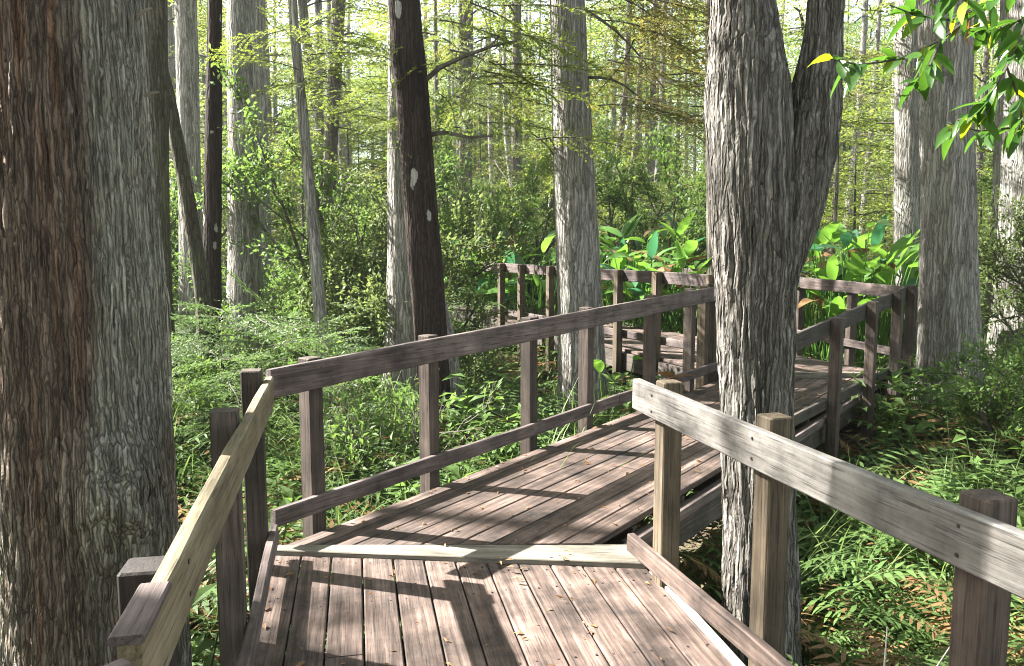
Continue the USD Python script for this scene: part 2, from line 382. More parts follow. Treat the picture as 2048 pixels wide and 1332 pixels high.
# near deck: boards run along the walk and end at the bend
w1, l1 = frame(C1, H1)
deck1 = thing('boardwalk_deck', 'near boardwalk deck of reddish weathered planks running lengthwise, in the foreground', 'boardwalk', (C1[0], C1[1], 0), -H1)
c2l = l1(C2); k1 = c2l[1] / c2l[0]
n1 = 12; pitch1 = (c2l[0] + .02) / n1
for i in range(n1):
    mb = MB(); j = rng.uniform(-.0015, .0015)
    x0 = .0 + i * pitch1 + GAP / 2 + rng.uniform(-.0012, .0012); x1 = (i + 1) * pitch1 - GAP / 2 + rng.uniform(-.0012, .0012)
    split = -1.05 if i == 2 else (-2.3 if i % 3 else -3.1)
    board(mb, x0, x1, split + .003, -.012, -.038 + j, j, .005, k1=k1)
    obj('plank', mb, M_DECK, deck1)
    mb = MB(); board(mb, x0, x1, -6.2, split - .003, -.038 - j, -j, .005)
    obj('plank', mb, M_DECK, deck1)
    mb = MB()
    for yy in (-.07, -.62, -1.22, -1.82):
        for dx in (.03, .11):
            px_, py_ = x0 + dx, yy + k1 * (x0 + dx) * (yy > -.3) + rng.uniform(-.006, .006)
            a = np.arange(6) * PI / 3
            v = [(px_ + .0045 * math.cos(t), py_ + .0045 * math.sin(t), .0012 + abs(j)) for t in a] + [(px_ + .0045 * math.cos(t), py_ + .0045 * math.sin(t), -.004) for t in a]
            f = [(0, q, q + 1) for q in range(1, 5)] + [(q, q + 6, (q + 1) % 6 + 6) for q in range(6)] + [(q, (q + 1) % 6 + 6, (q + 1) % 6) for q in range(6)]
            mb.add(v, f)
    obj('nail_heads', mb, M_NAIL, deck1, kind='stuff')
for y in (-.35, -.95, -1.55, -2.15):
    mb = MB(); board(mb, 0, 0, 0, 0, 0, 0) if False else None
    m = MB(); board(m, .02, c2l[0] - .02, y - .02, y + .02, -.19, -.042, .003)
    obj('joist', m, M_RIM, deck1)
for x in (-.005, c2l[0] + .03):
    m = MB(); board(m, x - .019, x + .019, -6.2, (-.03 + k1 * x), -.235, -.042, .003); obj('rim_board', m, M_RIM, deck1)

m = MB(); board(m, c2l[0] + .022, c2l[0] + .058, -1.5, -.03 + k1 * c2l[0], -.036, .004, .004); obj('edge_board', m, M_EDGE, deck1)

# second deck, gently rising, beyond the pale seam board
w2, l2 = frame(C1, H2)
W2 = 1.22
SY0, SY1 = C1[1] + .055, 8.15                                       # both ends run square to the line of sight: y world = const
kk = math.tan(H2)                                                   # along such a line, y_local = const + kk * x_local
Z2 = .02
yA, yB = (SY0 - C1[1]) / math.cos(H2), (SY1 - C1[1]) / math.cos(H2)
deck2 = thing('boardwalk_deck', 'middle boardwalk deck of narrow planks running off to the right behind the forked tree', 'boardwalk', (C1[0], C1[1], 0), -H2)
n2 = 9; pitch2 = W2 / n2
for i in range(n2):
    x0, x1 = i * pitch2 + .003 + rng.uniform(-.001, .001), (i + 1) * pitch2 - .003 + rng.uniform(-.001, .001)
    cut = 2.2 + (i * 7 % 5) * .6
    j = rng.uniform(-.0015, .0015)
    for a, b, ka, kb in ((yA, cut - .002, kk, 0), (cut + .002, yB - .012, 0, kk)):
        mb = MB(); board(mb, x0, x1, a, b, Z2 - .036 + j, Z2 + j, .005, k0=ka, k1=kb, slope=SL2); obj('plank', mb, M_DECK, deck2)
for x, s in ((-.022, 0), (W2 + .022, 1)):
    m = MB(); board(m, x - .019, x + .019, .45 + s * .8, yB + kk * x, Z2 - .30, Z2 - .07, .003, slope=SL2); obj('rim_board', m, M_RIM, deck2)
m = MB(); board(m, W2 + .045, W2 + .08, 1.1, yB + kk * W2, Z2 - .12, Z2 - .06, .003, slope=SL2); obj('ledger', m, M_RAIL, deck2)
for y in np.arange(.8, yB, .6):
    m = MB(); board(m, .0, W2, y - .02, y + .02, Z2 - .19, Z2 - .042, .003, slope=SL2); obj('joist', m, M_RIM, deck2)
# seam board: pale, flat, across the bend; local x runs along the bend line
sb = np.array([C2[0] - C1[0], C2[1] - C1[1]]); hb = math.atan2(sb[1], sb[0]); lb = np.linalg.norm(sb)
seam = thing('seam_board', 'pale sunlit board laid flat across the bend between near and middle decks', 'board', (C1[0], C1[1], 0), hb)
m = MB(); v = []
c = .004
far_l, far_r = .045, .235                                           # its far edge meets the second deck
prof = [(.0, -.01, -.035), (.0, -.01, .02), (.0, -.006, .024)]
A = [(-.02, -.008, -.03), (lb + .01, -.008, -.03), (-.02, -.008, .021), (lb + .01, -.008, .021), (-.02, -.004, .025), (lb + .01, -.004, .025), (-.02, .05, .026), (lb + .01, .05 + math.tan(-hb) * 0 + .17, .026), (-.02, .05, -.03), (lb + .01, .22, -.03)]
m.add(A, [(0, 1, 3, 2), (2, 3, 5, 4), (4, 5, 7, 6), (6, 7, 9, 8), (0, 8, 9, 1), (0, 2, 4, 6), (0, 6, 8, 8), (1, 7, 5, 3), (1, 9, 7, 7)])
obj('board_face', m, M_SEAM, seam)

# third deck: a small step up, turning left, and a straight run away behind the trees
Z3 = .16
e_l, e_r = w2((0, yB)), w2((W2, yB + kk * W2))
C3 = np.array([e_r[0] + .25, SY1])
w3, l3 = frame((e_l[0], SY1), H3)
deck3 = thing('boardwalk_deck', 'far boardwalk deck turning left behind the grey cypress, leaf-strewn planks', 'boardwalk', (e_l[0], SY1, 0), -H3)
W3 = (C3 - np.array([e_l[0], SY1])) @ np.array([math.cos(H3), -math.sin(H3)])
k3 = math.tan(H3); SL3 = .012
n3 = int(W3 / .146) + 1; pitch3 = W3 / n3
for i in range(n3):
    mb = MB(); board(mb, i * pitch3 + .003, (i + 1) * pitch3 - .003, .05, 3.5 + (i % 3) * .5, Z3 - .038, Z3, .005, k0=k3, slope=SL3); obj('plank', mb, M_DECK, deck3)
    mb = MB(); board(mb, i * pitch3 + .003, (i + 1) * pitch3 - .003, 3.506 + (i % 3) * .5, 14.0, Z3 - .038, Z3, .005, slope=SL3); obj('plank', mb, M_DECK, deck3)
m = MB(); board(m, -.04, -.002, .1, 14, Z3 - .25, Z3 - .04, .003, slope=SL3); obj('rim_board', m, M_RIM, deck3)
m = MB(); board(m, W3 + .002, W3 + .04, .1 + k3 * W3, 14, Z3 - .25, Z3 - .04, .003, slope=SL3); obj('rim_board', m, M_RIM, deck3)
seam2 = thing('seam_board', 'thin pale board edging the step behind the far posts right of the forked tree', 'board', (e_l[0], SY1, 0), 0)
m = MB()
Ls = C3[0] - e_l[0]
A = [(0, -.012, Z3 - .06), (Ls, -.012, Z3 - .06), (0, -.012, Z3 + .001), (Ls, -.012, Z3 + .001), (0, -.008, Z3 + .005), (Ls, -.008, Z3 + .005), (0, .04, Z3 + .006), (Ls, .04, Z3 + .006), (0, .04, Z3 - .06), (Ls, .04, Z3 - .06)]
m.add(A, [(0, 1, 3, 2), (2, 3, 5, 4), (4, 5, 7, 6), (6, 7, 9, 8), (0, 8, 9, 1), (0, 2, 4, 6), (0, 6, 8, 8), (1, 7, 5, 3), (1, 9, 7, 7)])
obj('board_face', m, M_SEAM, seam2)


# ------------------------------------------------------------------ railings
def nail(mb, x, y, z, axis):
    a = np.arange(6) * PI / 3; r, d = .0055, .0025
    if axis > 0: a = -a
    o = np.array([x, y, z])
    v = [o + (axis * d, r * math.cos(t), r * math.sin(t)) for t in a] + [o + (-axis * .004, r * math.cos(t), r * math.sin(t)) for t in a]
    f = [(0, q + 1, q) for q in range(1, 5)] + [(q, q + 6, (q + 1) % 6 + 6) for q in range(6)] + [(q, (q + 1) % 6 + 6, (q + 1) % 6) for q in range(6)]
    mb.add(v, f)


def railing(label, p0, p1, z0, z1, side, posts, top=(.86, .72), low=(.19, .10), m_top=M_RAIL, m_low=M_RAIL, m_post=M_POST, ups=None, breaks=(), k0=0.0, post_up=.045, low_range=None, deck0=0.0, deck1=0.0, post_mats=None, foot=-1.25, nails=True, kerb=None):
    """A rail of boards nailed to posts. Local +y runs from p0 to p1; side = +1: posts stand at +x of the boards. z0, z1: heights of the board tops at the ends."""
    p0, p1 = np.asarray(p0, float), np.asarray(p1, float)
    L = np.linalg.norm(p1 - p0); h = math.atan2(p1[0] - p0[0], p1[1] - p0[1])
    sl = (z1 - z0) / L; sd = (deck1 - deck0) / L
    r = thing('railing', label, 'railing', (p0[0], p0[1], 0), -h)
    T = .038
    cuts = [0, *breaks, L]
    th = top[0] - top[1]
    for a, b in zip(cuts[:-1], cuts[1:]):
        m = MB(); worn(m, -T / 2, T / 2, a + (.0015 if a else 0), b - (.0015 if b < L else 0), z0 - th, z0, .006, slope=sl, seed=len(label) + a)
        obj('top_rail', m, m_top, r)
    lr = low_range or (0, L)
    lc = [lr[0], *[b for b in breaks if lr[0] < b < lr[1]], lr[1]]
    for a, b in zip(lc[:-1], lc[1:]):
        m = MB(); worn(m, -T / 2, T / 2, a + (.0015 if a else 0), b - .0015, deck0 + low[1], deck0 + low[0], .006, slope=sd, seed=len(label) + a + 5)
        obj('bottom_rail', m, m_low, r)
    nb = MB()
    for i, y in enumerate(posts):
        pm = (post_mats or {}).get(i, m_post)
        m = MB(); post(m, side * (T / 2 + .0455), y, foot, z0 + sl * y + (ups[i] if ups else post_up * (.7 + .6 * ((i * 37 % 10) / 10))), rot=.02 * math.sin(i * 2.1))
        obj('post', m, pm, r)
        for dz in (.035, .105): nail(nb, -side * T / 2, y + .012 * math.sin(i * 3 + dz * 90), z0 + sl * y - dz, -side)
    if nails: obj('nail_heads', nb, M_NAIL, r, kind='stuff')
    return r, L


RT = .88
# near, right: from the bend towards the camera
R0 = on(1272, 759, RT)[:2]; R1 = on(2007, 1051, RT)[:2]
d = (R1 - R0) / np.linalg.norm(R1 - R0); R1 = R0 + d * 3.2
ys = [((on(px, py, RT)[:2] - R0) @ d) for px, py in ((1306, 775), (1512, 856), (1917, 1022))]
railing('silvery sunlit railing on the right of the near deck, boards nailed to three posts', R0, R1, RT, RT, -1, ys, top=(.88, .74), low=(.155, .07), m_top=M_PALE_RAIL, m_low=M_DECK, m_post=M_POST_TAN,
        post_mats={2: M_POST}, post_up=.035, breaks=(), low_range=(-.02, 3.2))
# near, left
L0 = on(538, 752, RT)[:2]; L1 = on(300, 1195, RT)[:2]
d = (L1 - L0) / np.linalg.norm(L1 - L0); Lend = L0 + d * (np.linalg.norm(L1 - L0) + .15)
LL = np.linalg.norm(Lend - L0)
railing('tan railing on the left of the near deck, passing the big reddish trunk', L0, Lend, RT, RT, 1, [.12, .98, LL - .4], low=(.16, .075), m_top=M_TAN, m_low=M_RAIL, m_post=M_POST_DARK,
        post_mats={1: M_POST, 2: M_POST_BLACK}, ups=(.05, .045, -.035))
# the next piece of it, bending away at the lower left corner
q = on(262, 1232, .885)[:2]
railing('short brown railing board leaving the tan railing at the lower left corner', Lend + d * .02, Lend + np.array([-.42, -.62]), .86, .86, 1, [.5], m_top=M_RAIL, m_low=M_RAIL, m_post=M_POST_DARK, nails=False)
cap = thing('rail_cap', 'short grey cap board on the joint of the tan railing at lower left', 'board', (*(Lend), RT + .003), -math.atan2(d[0], d[1]))
m = MB(); board(m, -.032, .022, -.17, .03, .0, .016, .004); obj('board_face', m, M_RAIL, cap)

# middle, left side
a0, a1 = w2((-.02, .03)), w2((-.02, yB - .05))
LM = yB - .08
spots = []
for px in (624, 858, 1058, 1172, 1299, 1405):                        # where its posts stand along it
    t_ = np.linspace(-.5, 6, 6000); w_ = np.array([w2((-.085, q)) for q in t_])
    spots.append(float(t_[np.argmin(np.abs(1024 + FOCAL * w_[:, 0] / (w_[:, 1] * math.cos(PITCH) + (EYE - .5) * math.sin(PITCH)) - px))]))
spots += [4.9, 5.45]
railing('long grey-brown railing along the left side of the middle deck', a0, a1, .90, .90 + .02 * LM + .06, -1, [s - .03 for s in spots if s < LM], top=(.88, .74), low=(.19, .10), m_top=M_RAIL, m_low=M_RAIL, m_post=M_POST,
        breaks=(3.37,), deck0=Z2, deck1=Z2 + SL2 * LM, post_mats={2: M_POST_DARK, 5: M_POST_TAN}, post_up=.012)
# middle, right side: begins behind the forked tree
b0, b1 = at(1590, 667, 6.05), at(1812, 573, 8.55)
d = (b1 - b0)[:2]; LR = np.linalg.norm(d); dh = d / LR
yy = []
for px in (1662, 1733, 1784):
    t = np.linspace(-1, LR + 1, 4000); pts = b0[:2] + t[:, None] * dh
    yy.append(float(t[np.argmin(np.abs(1024 + FOCAL * pts[:, 0] / pts[:, 1] - px))]))
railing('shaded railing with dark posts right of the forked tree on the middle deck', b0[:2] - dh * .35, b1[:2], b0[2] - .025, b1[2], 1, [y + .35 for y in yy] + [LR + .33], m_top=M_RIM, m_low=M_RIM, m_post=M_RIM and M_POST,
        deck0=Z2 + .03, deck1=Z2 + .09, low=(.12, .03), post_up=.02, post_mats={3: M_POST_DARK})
# far, right-hand side: from the corner back to the left behind the forked tree
c0, c1 = b1[:2] + np.array([.02, .06]), np.array([3.0, 12.9])
railing('far railing below the bright broad leaves, right of the forked tree', c0, c1, b1[2] - .0, 1.08, 1, [.9, 1.9, 2.9, 3.9], m_top=M_RAIL, m_low=M_RAIL, m_post=M_POST, deck0=Z3, deck1=Z3 + .05, post_up=.0)
c2_ = np.array([-1.6, 19.5])
railing('distant railing running left behind the grey cypress on the outer side', c1, c2_, 1.08, 1.12, 1, [.2, 1.4, 2.6, 3.8, 5.0, 6.2], m_top=M_RAIL, m_low=M_RAIL, m_post=M_POST, deck0=Z3 + .05, deck1=Z3 + .1, post_up=.0, nails=False)
# far, left-hand side
f0, f1 = at(1472, 552, 8.2), at(965, 524, 13.2)
d = (f1 - f0)[:2]; LF = np.linalg.norm(d); dh = d / LF
fy = []
for px in (1432, 1322, 1245, 1165, 1108, 1050, 1010):
    t = np.linspace(-.5, LF + 1, 4000); pts = f0[:2] + t[:, None] * dh
    fy.append(float(t[np.argmin(np.abs(1024 + FOCAL * pts[:, 0] / pts[:, 1] - px))]))
railing('far railing with slim posts behind the grey cypress, its end sunlit', f0[:2], f1[:2], f0[2], f1[2], -1, fy, m_top=M_RAIL, m_low=M_RAIL, m_post=M_POST_TAN, deck0=Z3 + .05, deck1=Z3 + .12, post_up=.0)


# ------------------------------------------------------------------ trees
def spine_tube(spine, radii, around=48, step=.05, amp=.012, fine=.006, seed=0, flutes=5, flute=.0, flare=0.0, flare_h=.8, freq=9.0, twist=.3, cap=False):
    """A trunk: a tube round a polyline with bark ridges running up it and a fluted, flaring base. Returns (v, f), angles and heights."""
    s = np.asarray(spine, float); seg = np.r_[0, np.cumsum(np.linalg.norm(np.diff(s, axis=0), axis=1))]
    n = max(4, int(seg[-1] / step)); t = np.linspace(0, seg[-1], n + 1)
    from scipy.interpolate import PchipInterpolator as P
    c = np.stack([P(seg, s[:, k])(t) for k in range(3)], 1); r = P(seg, radii)(t)
    tan = np.gradient(c, axis=0); tan /= np.linalg.norm(tan, axis=1, keepdims=True)
    a = np.cross(np.broadcast_to([0, 1.0, 0], tan.shape), tan); a /= np.linalg.norm(a, axis=1, keepdims=True); b = np.cross(tan, a)
    th = np.arange(around) * 2 * PI / around
    T, TH = np.meshgrid(t, th, indexing='ij')
    tw = TH + twist * T * .3
    nz = np.stack([np.cos(tw) * freq * r[:, None] * 2, np.sin(tw) * freq * r[:, None] * 2, T * .55 + seed * 7.3], -1)
    rid = meshkit.fbm(nz, 3, seed) - .5
    nf = np.stack([np.cos(tw) * freq * r[:, None] * 7, np.sin(tw) * freq * r[:, None] * 7, T * 1.6 + seed * 3.1], -1)
    fin = np.abs(meshkit.fbm(nf, 2, seed + 5) - .5) * 2
    base = np.exp(-(T - t[0]) / flare_h)
    R = r[:, None] * (1 + flare * base) * (1 + flute * (base * .8 + .2) * np.cos(flutes * TH + seed + .25 * T)) + amp * 2 * rid + fine * 2 * (fin - .3)
    v = c[:, None] + R[..., None] * (np.cos(TH)[..., None] * a[:, None] + np.sin(TH)[..., None] * b[:, None])
    i, j = np.meshgrid(np.arange(n), np.arange(around), indexing='ij')
    q = np.stack([i * around + j, i * around + (j + 1) % around, (i + 1) * around + (j + 1) % around, (i + 1) * around + j], -1).reshape(-1, 4)
    return (v.reshape(-1, 3), q), TH.ravel(), T.ravel(), fin.ravel()


def bough(rng, length=1.2, twigs=16, needles=22, size=.03, droop=.5):
    """A feathery cypress bough along +y: (twig mesh, leaf mesh)."""
    tw, lf = MB(), MB()
    t = np.linspace(0, 1, 7); pts = np.stack([.05 * np.sin(t * 5) * length, t * length, -droop * .35 * length * t ** 2], 1)
    tube(tw, pts, np.linspace(.008, .002, 7) * length, 4)
    P, D, S = [], [], []
    for k in range(twigs):
        u = .12 + .88 * k / twigs; o = np.array([np.interp(u, t, pts[:, i]) for i in range(3)])
        side = 1 if k % 2 else -1; l = length * .42 * (1 - .55 * u) * rng.uniform(.7, 1.2)
        dr = np.array([side * math.cos(.65), math.sin(.65), -.25 * droop + rng.uniform(-.25, .2)])
        sp = o + dr * np.linspace(0, 1, 4)[:, None] * l - np.array([0, 0, .12 * droop * l]) * (np.linspace(0, 1, 4)[:, None] ** 2)
        tube(tw, sp, [.0028, .002, .0015, .001], 3)
        for q in range(needles):
            w = (q + rng.uniform(0, 1)) / needles
            P.append(o + dr * w * l - np.array([0, 0, .12 * droop * l]) * w * w)
            s2 = 1 if q % 2 else -1
            dd = np.array([-dr[1] * s2, dr[0] * s2, rng.uniform(-.5, .3)]) + dr * .7 + rng.normal(0, .2, 3)
            D.append(dd); S.append(size * rng.uniform(.6, 1.4))
    scatter(lf, LEAF2, np.array(P), np.array(D), np.array(S), rng)
    return tw.arrays(), lf.arrays()


rb = np.random.default_rng(5)
BOUGHS = [bough(rb, 1.2, 20, 26, .036) for _ in range(4)]                          # for boughs near enough to be seen as feathers
COARSE = [bough(rb, 1.6, 12, 11, .085, .6) for _ in range(4)]    # for crowns high above or far off


def bough_set(places, source, rng):
    """places: (origin, direction, scale). One twig mesh and one leaf mesh."""
    tw, lf = MB(), MB()
    for o, dr, s in places:
        a, b = source[rng.integers(len(source))]; M = basis(dr, rng.uniform(-.5, .5)) * s
        tw.addx(a, M, o); lf.addx(b, M, o)
    return tw.arrays(), lf.arrays()


def crown_places(rng, z0, z1, r, n, droop=.1, s=(.9, 1.6)):
    """Boughs round a trunk from z0 up to z1."""
    out = []
    for i in range(n):
        z = z0 + (z1 - z0) * rng.uniform(0, 1) ** .8; a = rng.uniform(0, 2 * PI); u = rng.uniform(.1, 1)
        rr = r * (1 - .6 * ((z - z0) / (z1 - z0))) * u
        o = np.array([math.cos(a) * rr, math.sin(a) * rr, z + .25 * rr])
        out.append((o, np.array([math.cos(a + rng.normal(0, .4)), math.sin(a + rng.normal(0, .4)), rng.uniform(-droop, .35)]), rng.uniform(*s)))
    return out


def limbs(rng, z0, z1, r, n):
    mb = MB()
    for i in range(n):
        z = rng.uniform(z0, z1); a = rng.uniform(0, 2 * PI); l = r * rng.uniform(.6, 1) * (1 - .5 * (z - z0) / (z1 - z0))
        t = np.linspace(0, 1, 5)[:, None]
        pts = np.array([0, 0, z]) + np.hstack([math.cos(a) * l * t, math.sin(a) * l * t, .25 * l * t + .12 * l * np.sin(t * 4)])
        tube(mb, pts, np.linspace(.035, .01, 5), 5)
    return mb.arrays()


CLS = {}


def cls(name):
    if name not in CLS: CLS[name] = stage.CreateClassPrim('/World/' + name)
    return CLS[name]


# three crown kinds shared by the trees whose tops are above the picture
CROWNS = []
for k in range(3):
    r_ = np.random.default_rng(40 + k)
    tw, lf = bough_set(crown_places(r_, 7.0, 14.0, 2.6, 44), COARSE, r_)
    li = limbs(r_, 6, 13, 2.4, 16)
    CROWNS.append((li, tw, lf))


def crown_on(tree, k, scale=1.0, loc=(0, 0, 0), m=None):
    li, tw, lf = CROWNS[k % 3]
    S = np.eye(3) * scale
    x = MB().addx(li, S, loc).addx(tw, S, loc)
    obj('branches', x, M_TWIG, tree, kind='stuff')
    obj('crown', MB().addx(lf, S, loc), m or M_CYP, tree)


def hero(name, label, path, radii_px, material, category='tree', crown=None, extra=(), smooth=True, **kw):
    """A tree whose trunk follows points (px, py, depth) of the photograph from its foot up."""
    sp = np.array([at(*p) for p in path]); base = sp[0].copy(); g = float(ground_z(base[0], base[1]))
    radii = [rp * p[2] / FOCAL for rp, p in zip(radii_px, path)]
    foot = np.array([sp[0, 0], sp[0, 1], g - .15])
    if sp[0, 2] > g: sp = np.vstack([foot, sp]); radii = [radii[0] * 1.06] + radii
    org = np.array([foot[0], foot[1], g])
    t = thing(name, label, category, org)
    arr, th, hh, fin = spine_tube(sp - org, radii, **kw)
    return t, arr, th, hh, fin, sp - org, org


# the big trunk on the left
t, arr, th, hh, fin, sp, org = hero('cypress_tree', 'huge reddish-brown trunk at the left edge, grey lichen down its right side',
    [(200, 1500, 2.75), (195, 1200, 2.75), (183, 1000, 2.75), (168, 700, 2.75), (150, 350, 2.75), (128, 0, 2.75), (112, -300, 2.75), (100, -1500, 2.75)], [184, 168, 158, 156, 147, 140, 137, 110],
    M_BARK_BIG, around=300, step=.014, amp=.013, fine=.011, seed=3, flutes=4, flute=.03, freq=22, flare=.05)
v, f = arr
az_n = np.arctan2(v[:, 1] - np.interp(v[:, 2], sp[:, 2], sp[:, 1]), v[:, 0] - np.interp(v[:, 2], sp[:, 2], sp[:, 0]))
pp = meshkit.fbm(np.stack([np.cos(az_n) * 2.4, np.sin(az_n) * 2.4, v[:, 2] * .8], -1), 4, 12)
right = 1 / (1 + np.exp(-(az_n - (-1.0) + (pp - .5) * 1.1) / .09))
fleck = meshkit.fbm(np.stack([np.cos(az_n) * 9, np.sin(az_n) * 9, v[:, 2] * 1.3], -1), 3, 21)
brown = np.array([1.06, .92, .82])[None] * (.75 + .5 * pp[:, None]); red = np.array([1.3, .86, .64])[None]
brown = brown + (red - brown) * np.clip((fleck[:, None] - .55) * 5, 0, 1)
grey = np.array([1.85, 2.0, 1.86])[None] * (.8 + .4 * fleck[:, None])
left_grey = 1 / (1 + np.exp((az_n + 2.35 + (pp - .5) * 2) / .1))
mixr = np.clip(right + .6 * left_grey, 0, 1)[:, None]
burl = np.exp(-(np.linalg.norm((v - (at(262, 1010, 2.52) - org)) * [1, 1, .75], axis=1) / .16) ** 2)[:, None]; mixr = np.clip(mixr + burl * .9, 0, 1)
tint = (brown * (1 - mixr) + grey * mixr) * (.55 + .6 * np.clip(fin, 0, 1))[:, None]
# a swollen burl low on its right
bc = at(262, 1010, 2.52) - org
dv = np.linalg.norm((v - bc) * [1, 1, .75], axis=1)
out = (v - np.stack([np.interp(v[:, 2], sp[:, 2], sp[:, 0]), np.interp(v[:, 2], sp[:, 2], sp[:, 1]), v[:, 2]], 1)); out /= np.linalg.norm(out, axis=1, keepdims=True) + 1e-9
sw = .13 * np.exp(-(dv / .15) ** 2) * (.6 + .9 * meshkit.fbm(v * 9, 3, 4))
v = v + out * sw[:, None]
obj('trunk', (v, f), M_BARK_BIG, t, smooth=True, tint=tint)
for (x0, y0), (x1, y1) in (((276, 30), (304, 16)), ((290, 192), (318, 184))):
    m = MB(); A, B = at(x0, y0, 2.74) - org, at(x1, y1, 2.72) - org
    tube(m, [A, A + (B - A) * .5 + (0, 0, .003), B], [.007, .005, .0025], 6); obj('broken_twig', m, M_TWIG_PALE, t)
crown_on(t, 0, .95, (.2, 0, 1.5))

# the forked tree by the near right railing
FD = 4.0
t, arr, th, hh, fin, sp, org = hero('forked_tree', 'rough grey forked tree between near right railing and middle deck',
    [(1522, 1420, FD), (1521, 1200, FD), (1518, 1000, FD), (1514, 800, FD), (1512, 620, FD), (1512, 480, FD), (1502, 330, FD), (1496, 180, FD), (1485, 0, FD), (1474, -300, FD), (1462, -1400, FD)],
    [90, 78, 72, 71, 76, 82, 82, 79, 60, 56, 44], M_BARK_FORK, around=150, step=.02, amp=.015, fine=.013, seed=9, flutes=3, flute=.03, freq=15)
m = MB().addx((arr[0], arr[1]))
sp2 = np.array([at(*p) for p in [(1530, 640, FD), (1552, 520, FD), (1586, 400, FD), (1611, 300, FD), (1629, 200, FD), (1645, 80, FD), (1655, -40, FD), (1668, -300, FD), (1700, -1200, FD)]]) - org
arr2, *_ = spine_tube(sp2, [r * FD / FOCAL for r in (36, 54, 62, 58, 50, 36, 33, 32, 24)], around=110, step=.02, amp=.013, fine=.011, seed=15, flutes=3, flute=.03, freq=11)
m.addx((arr2[0], arr2[1]))
trunk = obj('trunk', m, M_BARK_FORK, t, smooth=True)
kb = MB(); kp = at(1662, 190, FD) - org
tube(kb, [kp + (-.06, 0, -.03), kp + (0, 0, -.012), kp + (.035, -.01, .0), kp + (.045, -.01, .004)], [.05, .034, .024, .008], 9)
obj('broken_limb', kb, M_BARK_DARK, t, smooth=True)
crown_on(t, 1, 1.0, (.1, 0, 1.0))

# grey cypress in the middle
CD = 8.6
t, arr, th, hh, fin, sp, org = hero('cypress_tree', 'straight pale grey cypress in the centre, behind the long railing',
    [(1168, 900, CD), (1165, 800, CD), (1160, 640, CD), (1155, 500, CD), (1147, 330, CD), (1140, 160, CD), (1135, 0, CD), (1130, -300, CD), (1122, -1100, CD)], [62, 50, 45, 43, 40, 36, 34, 32, 24],
    M_BARK, around=90, step=.04, amp=.014, fine=.008, seed=21, flutes=7, flute=.05, flare=.25, flare_h=.5, freq=10)
obj('trunk', arr, M_BARK, t, smooth=True)
crown_on(t, 2, 1.0, (0, 0, 1.0))
vis = []
rr = np.random.default_rng(77)
for px, py, dd, dx, s in ((1195, 40, 8.3, 1, 1.0), (1250, 110, 8.0, 1, .9), (1230, 190, 8.2, .8, .95), (1300, 60, 8.5, .9, 1.0), (1330, 150, 8.2, .7, .9), (1215, 120, 7.8, 1, .8), (1290, 215, 8.4, 1, .9), (1360, 40, 8.8, .5, .9), (1340, 215, 8.6, .6, .8), (1190, -20, 8.4, 1, 1.1), (1260, -10, 8.1, 1, 1.1)):
    vis.append((at(px, py, dd) - org, np.array([dx, rr.uniform(-.5, .5), rr.uniform(-.3, .05)]), s))
for _ in range(26):
    px, py = rr.uniform(1185, 1415), rr.uniform(-60, 235); vis.append((at(px, py, rr.uniform(7.6, 10.5)) - org, np.array([rr.uniform(-.4, 1), rr.uniform(-.6, .6), rr.uniform(-.35, .1)]), rr.uniform(.6, 1.0)))
tw, lf = bough_set(vis, BOUGHS, rr)
bt = MB().addx(tw)
for a, b in (((1170, 20, 8.55), (1330, 180, 8.2)), ((1175, 155, 8.55), (1300, 215, 8.2)), ((1168, -40, 8.55), (1380, 60, 8.6))):
    A, B = at(*a) - org, at(*b) - org
    tt = np.linspace(0, 1, 6)[:, None]; tube(bt, A + (B - A) * tt + np.array([0, 0, .1]) * np.sin(tt * PI), np.linspace(.018, .006, 6), 5)
lb_ = obj('low_bough', bt, M_TWIG, t)
obj('feathery_foliage', lf, M_CYP_RUST, lb_, kind='stuff')

# dark leaning trunk with pale spots, and the grey trunk right behind it
DD = 8.2
t, arr, th, hh, fin, sp, org = hero('dark_tree', 'dark brown leaning trunk with white lichen spots left of centre',
    [(872, 880, DD), (868, 780, DD), (860, 640, DD), (850, 520, DD), (838, 380, DD), (825, 200, DD), (808, 0, DD), (795, -200, DD), (740, -900, DD)], [36, 33, 33, 34, 33, 33, 30, 28, 20],
    M_BARK_DARK, around=64, step=.05, amp=.008, fine=.005, seed=33, flutes=3, flute=.03, freq=12)
obj('trunk', arr, M_BARK_DARK, t, smooth=True)
bt = MB()
for ptsx in ([(845, 165), (880, 135), (930, 112), (985, 92), (1040, 80)], [(850, 270), (890, 265), (940, 275), (985, 272)]):
    tube(bt, [at(x, y, DD - .1 * i) - org for i, (x, y) in enumerate(ptsx)], np.linspace(.03, .01, len(ptsx)), 6)
bl = obj('low_bough', bt, M_TWIG, t)
vis = [(at(px, py, dd) - org, np.array([dx, rr.uniform(-.6, .3), rr.uniform(-.3, .1)]), s) for px, py, dd, dx, s in
       ((900, 100, 8.0, 1, .9), (950, 85, 7.9, 1, .9), (1000, 60, 7.9, 1, .9), (930, 160, 8, .9, .8), (985, 130, 8, 1, .8), (880, 40, 8.1, 1, .9), (1010, 10, 8.2, .8, 1.0), (940, 5, 8.2, .8, 1.0), (905, 190, 7.8, .6, .7))]
for _ in range(34):
    px, py = rr.uniform(865, 1100), rr.uniform(-60, 320); vis.append((at(px, py, rr.uniform(7.4, 10.5)) - org, np.array([rr.uniform(-.4, 1), rr.uniform(-.6, .6), rr.uniform(-.35, .1)]), rr.uniform(.5, .95)))
tw, lf = bough_set(vis, BOUGHS, rr)
obj('feathery_foliage', lf, M_CYP, bl, kind='stuff'); obj('twigs', tw, M_TWIG, bl, kind='stuff')
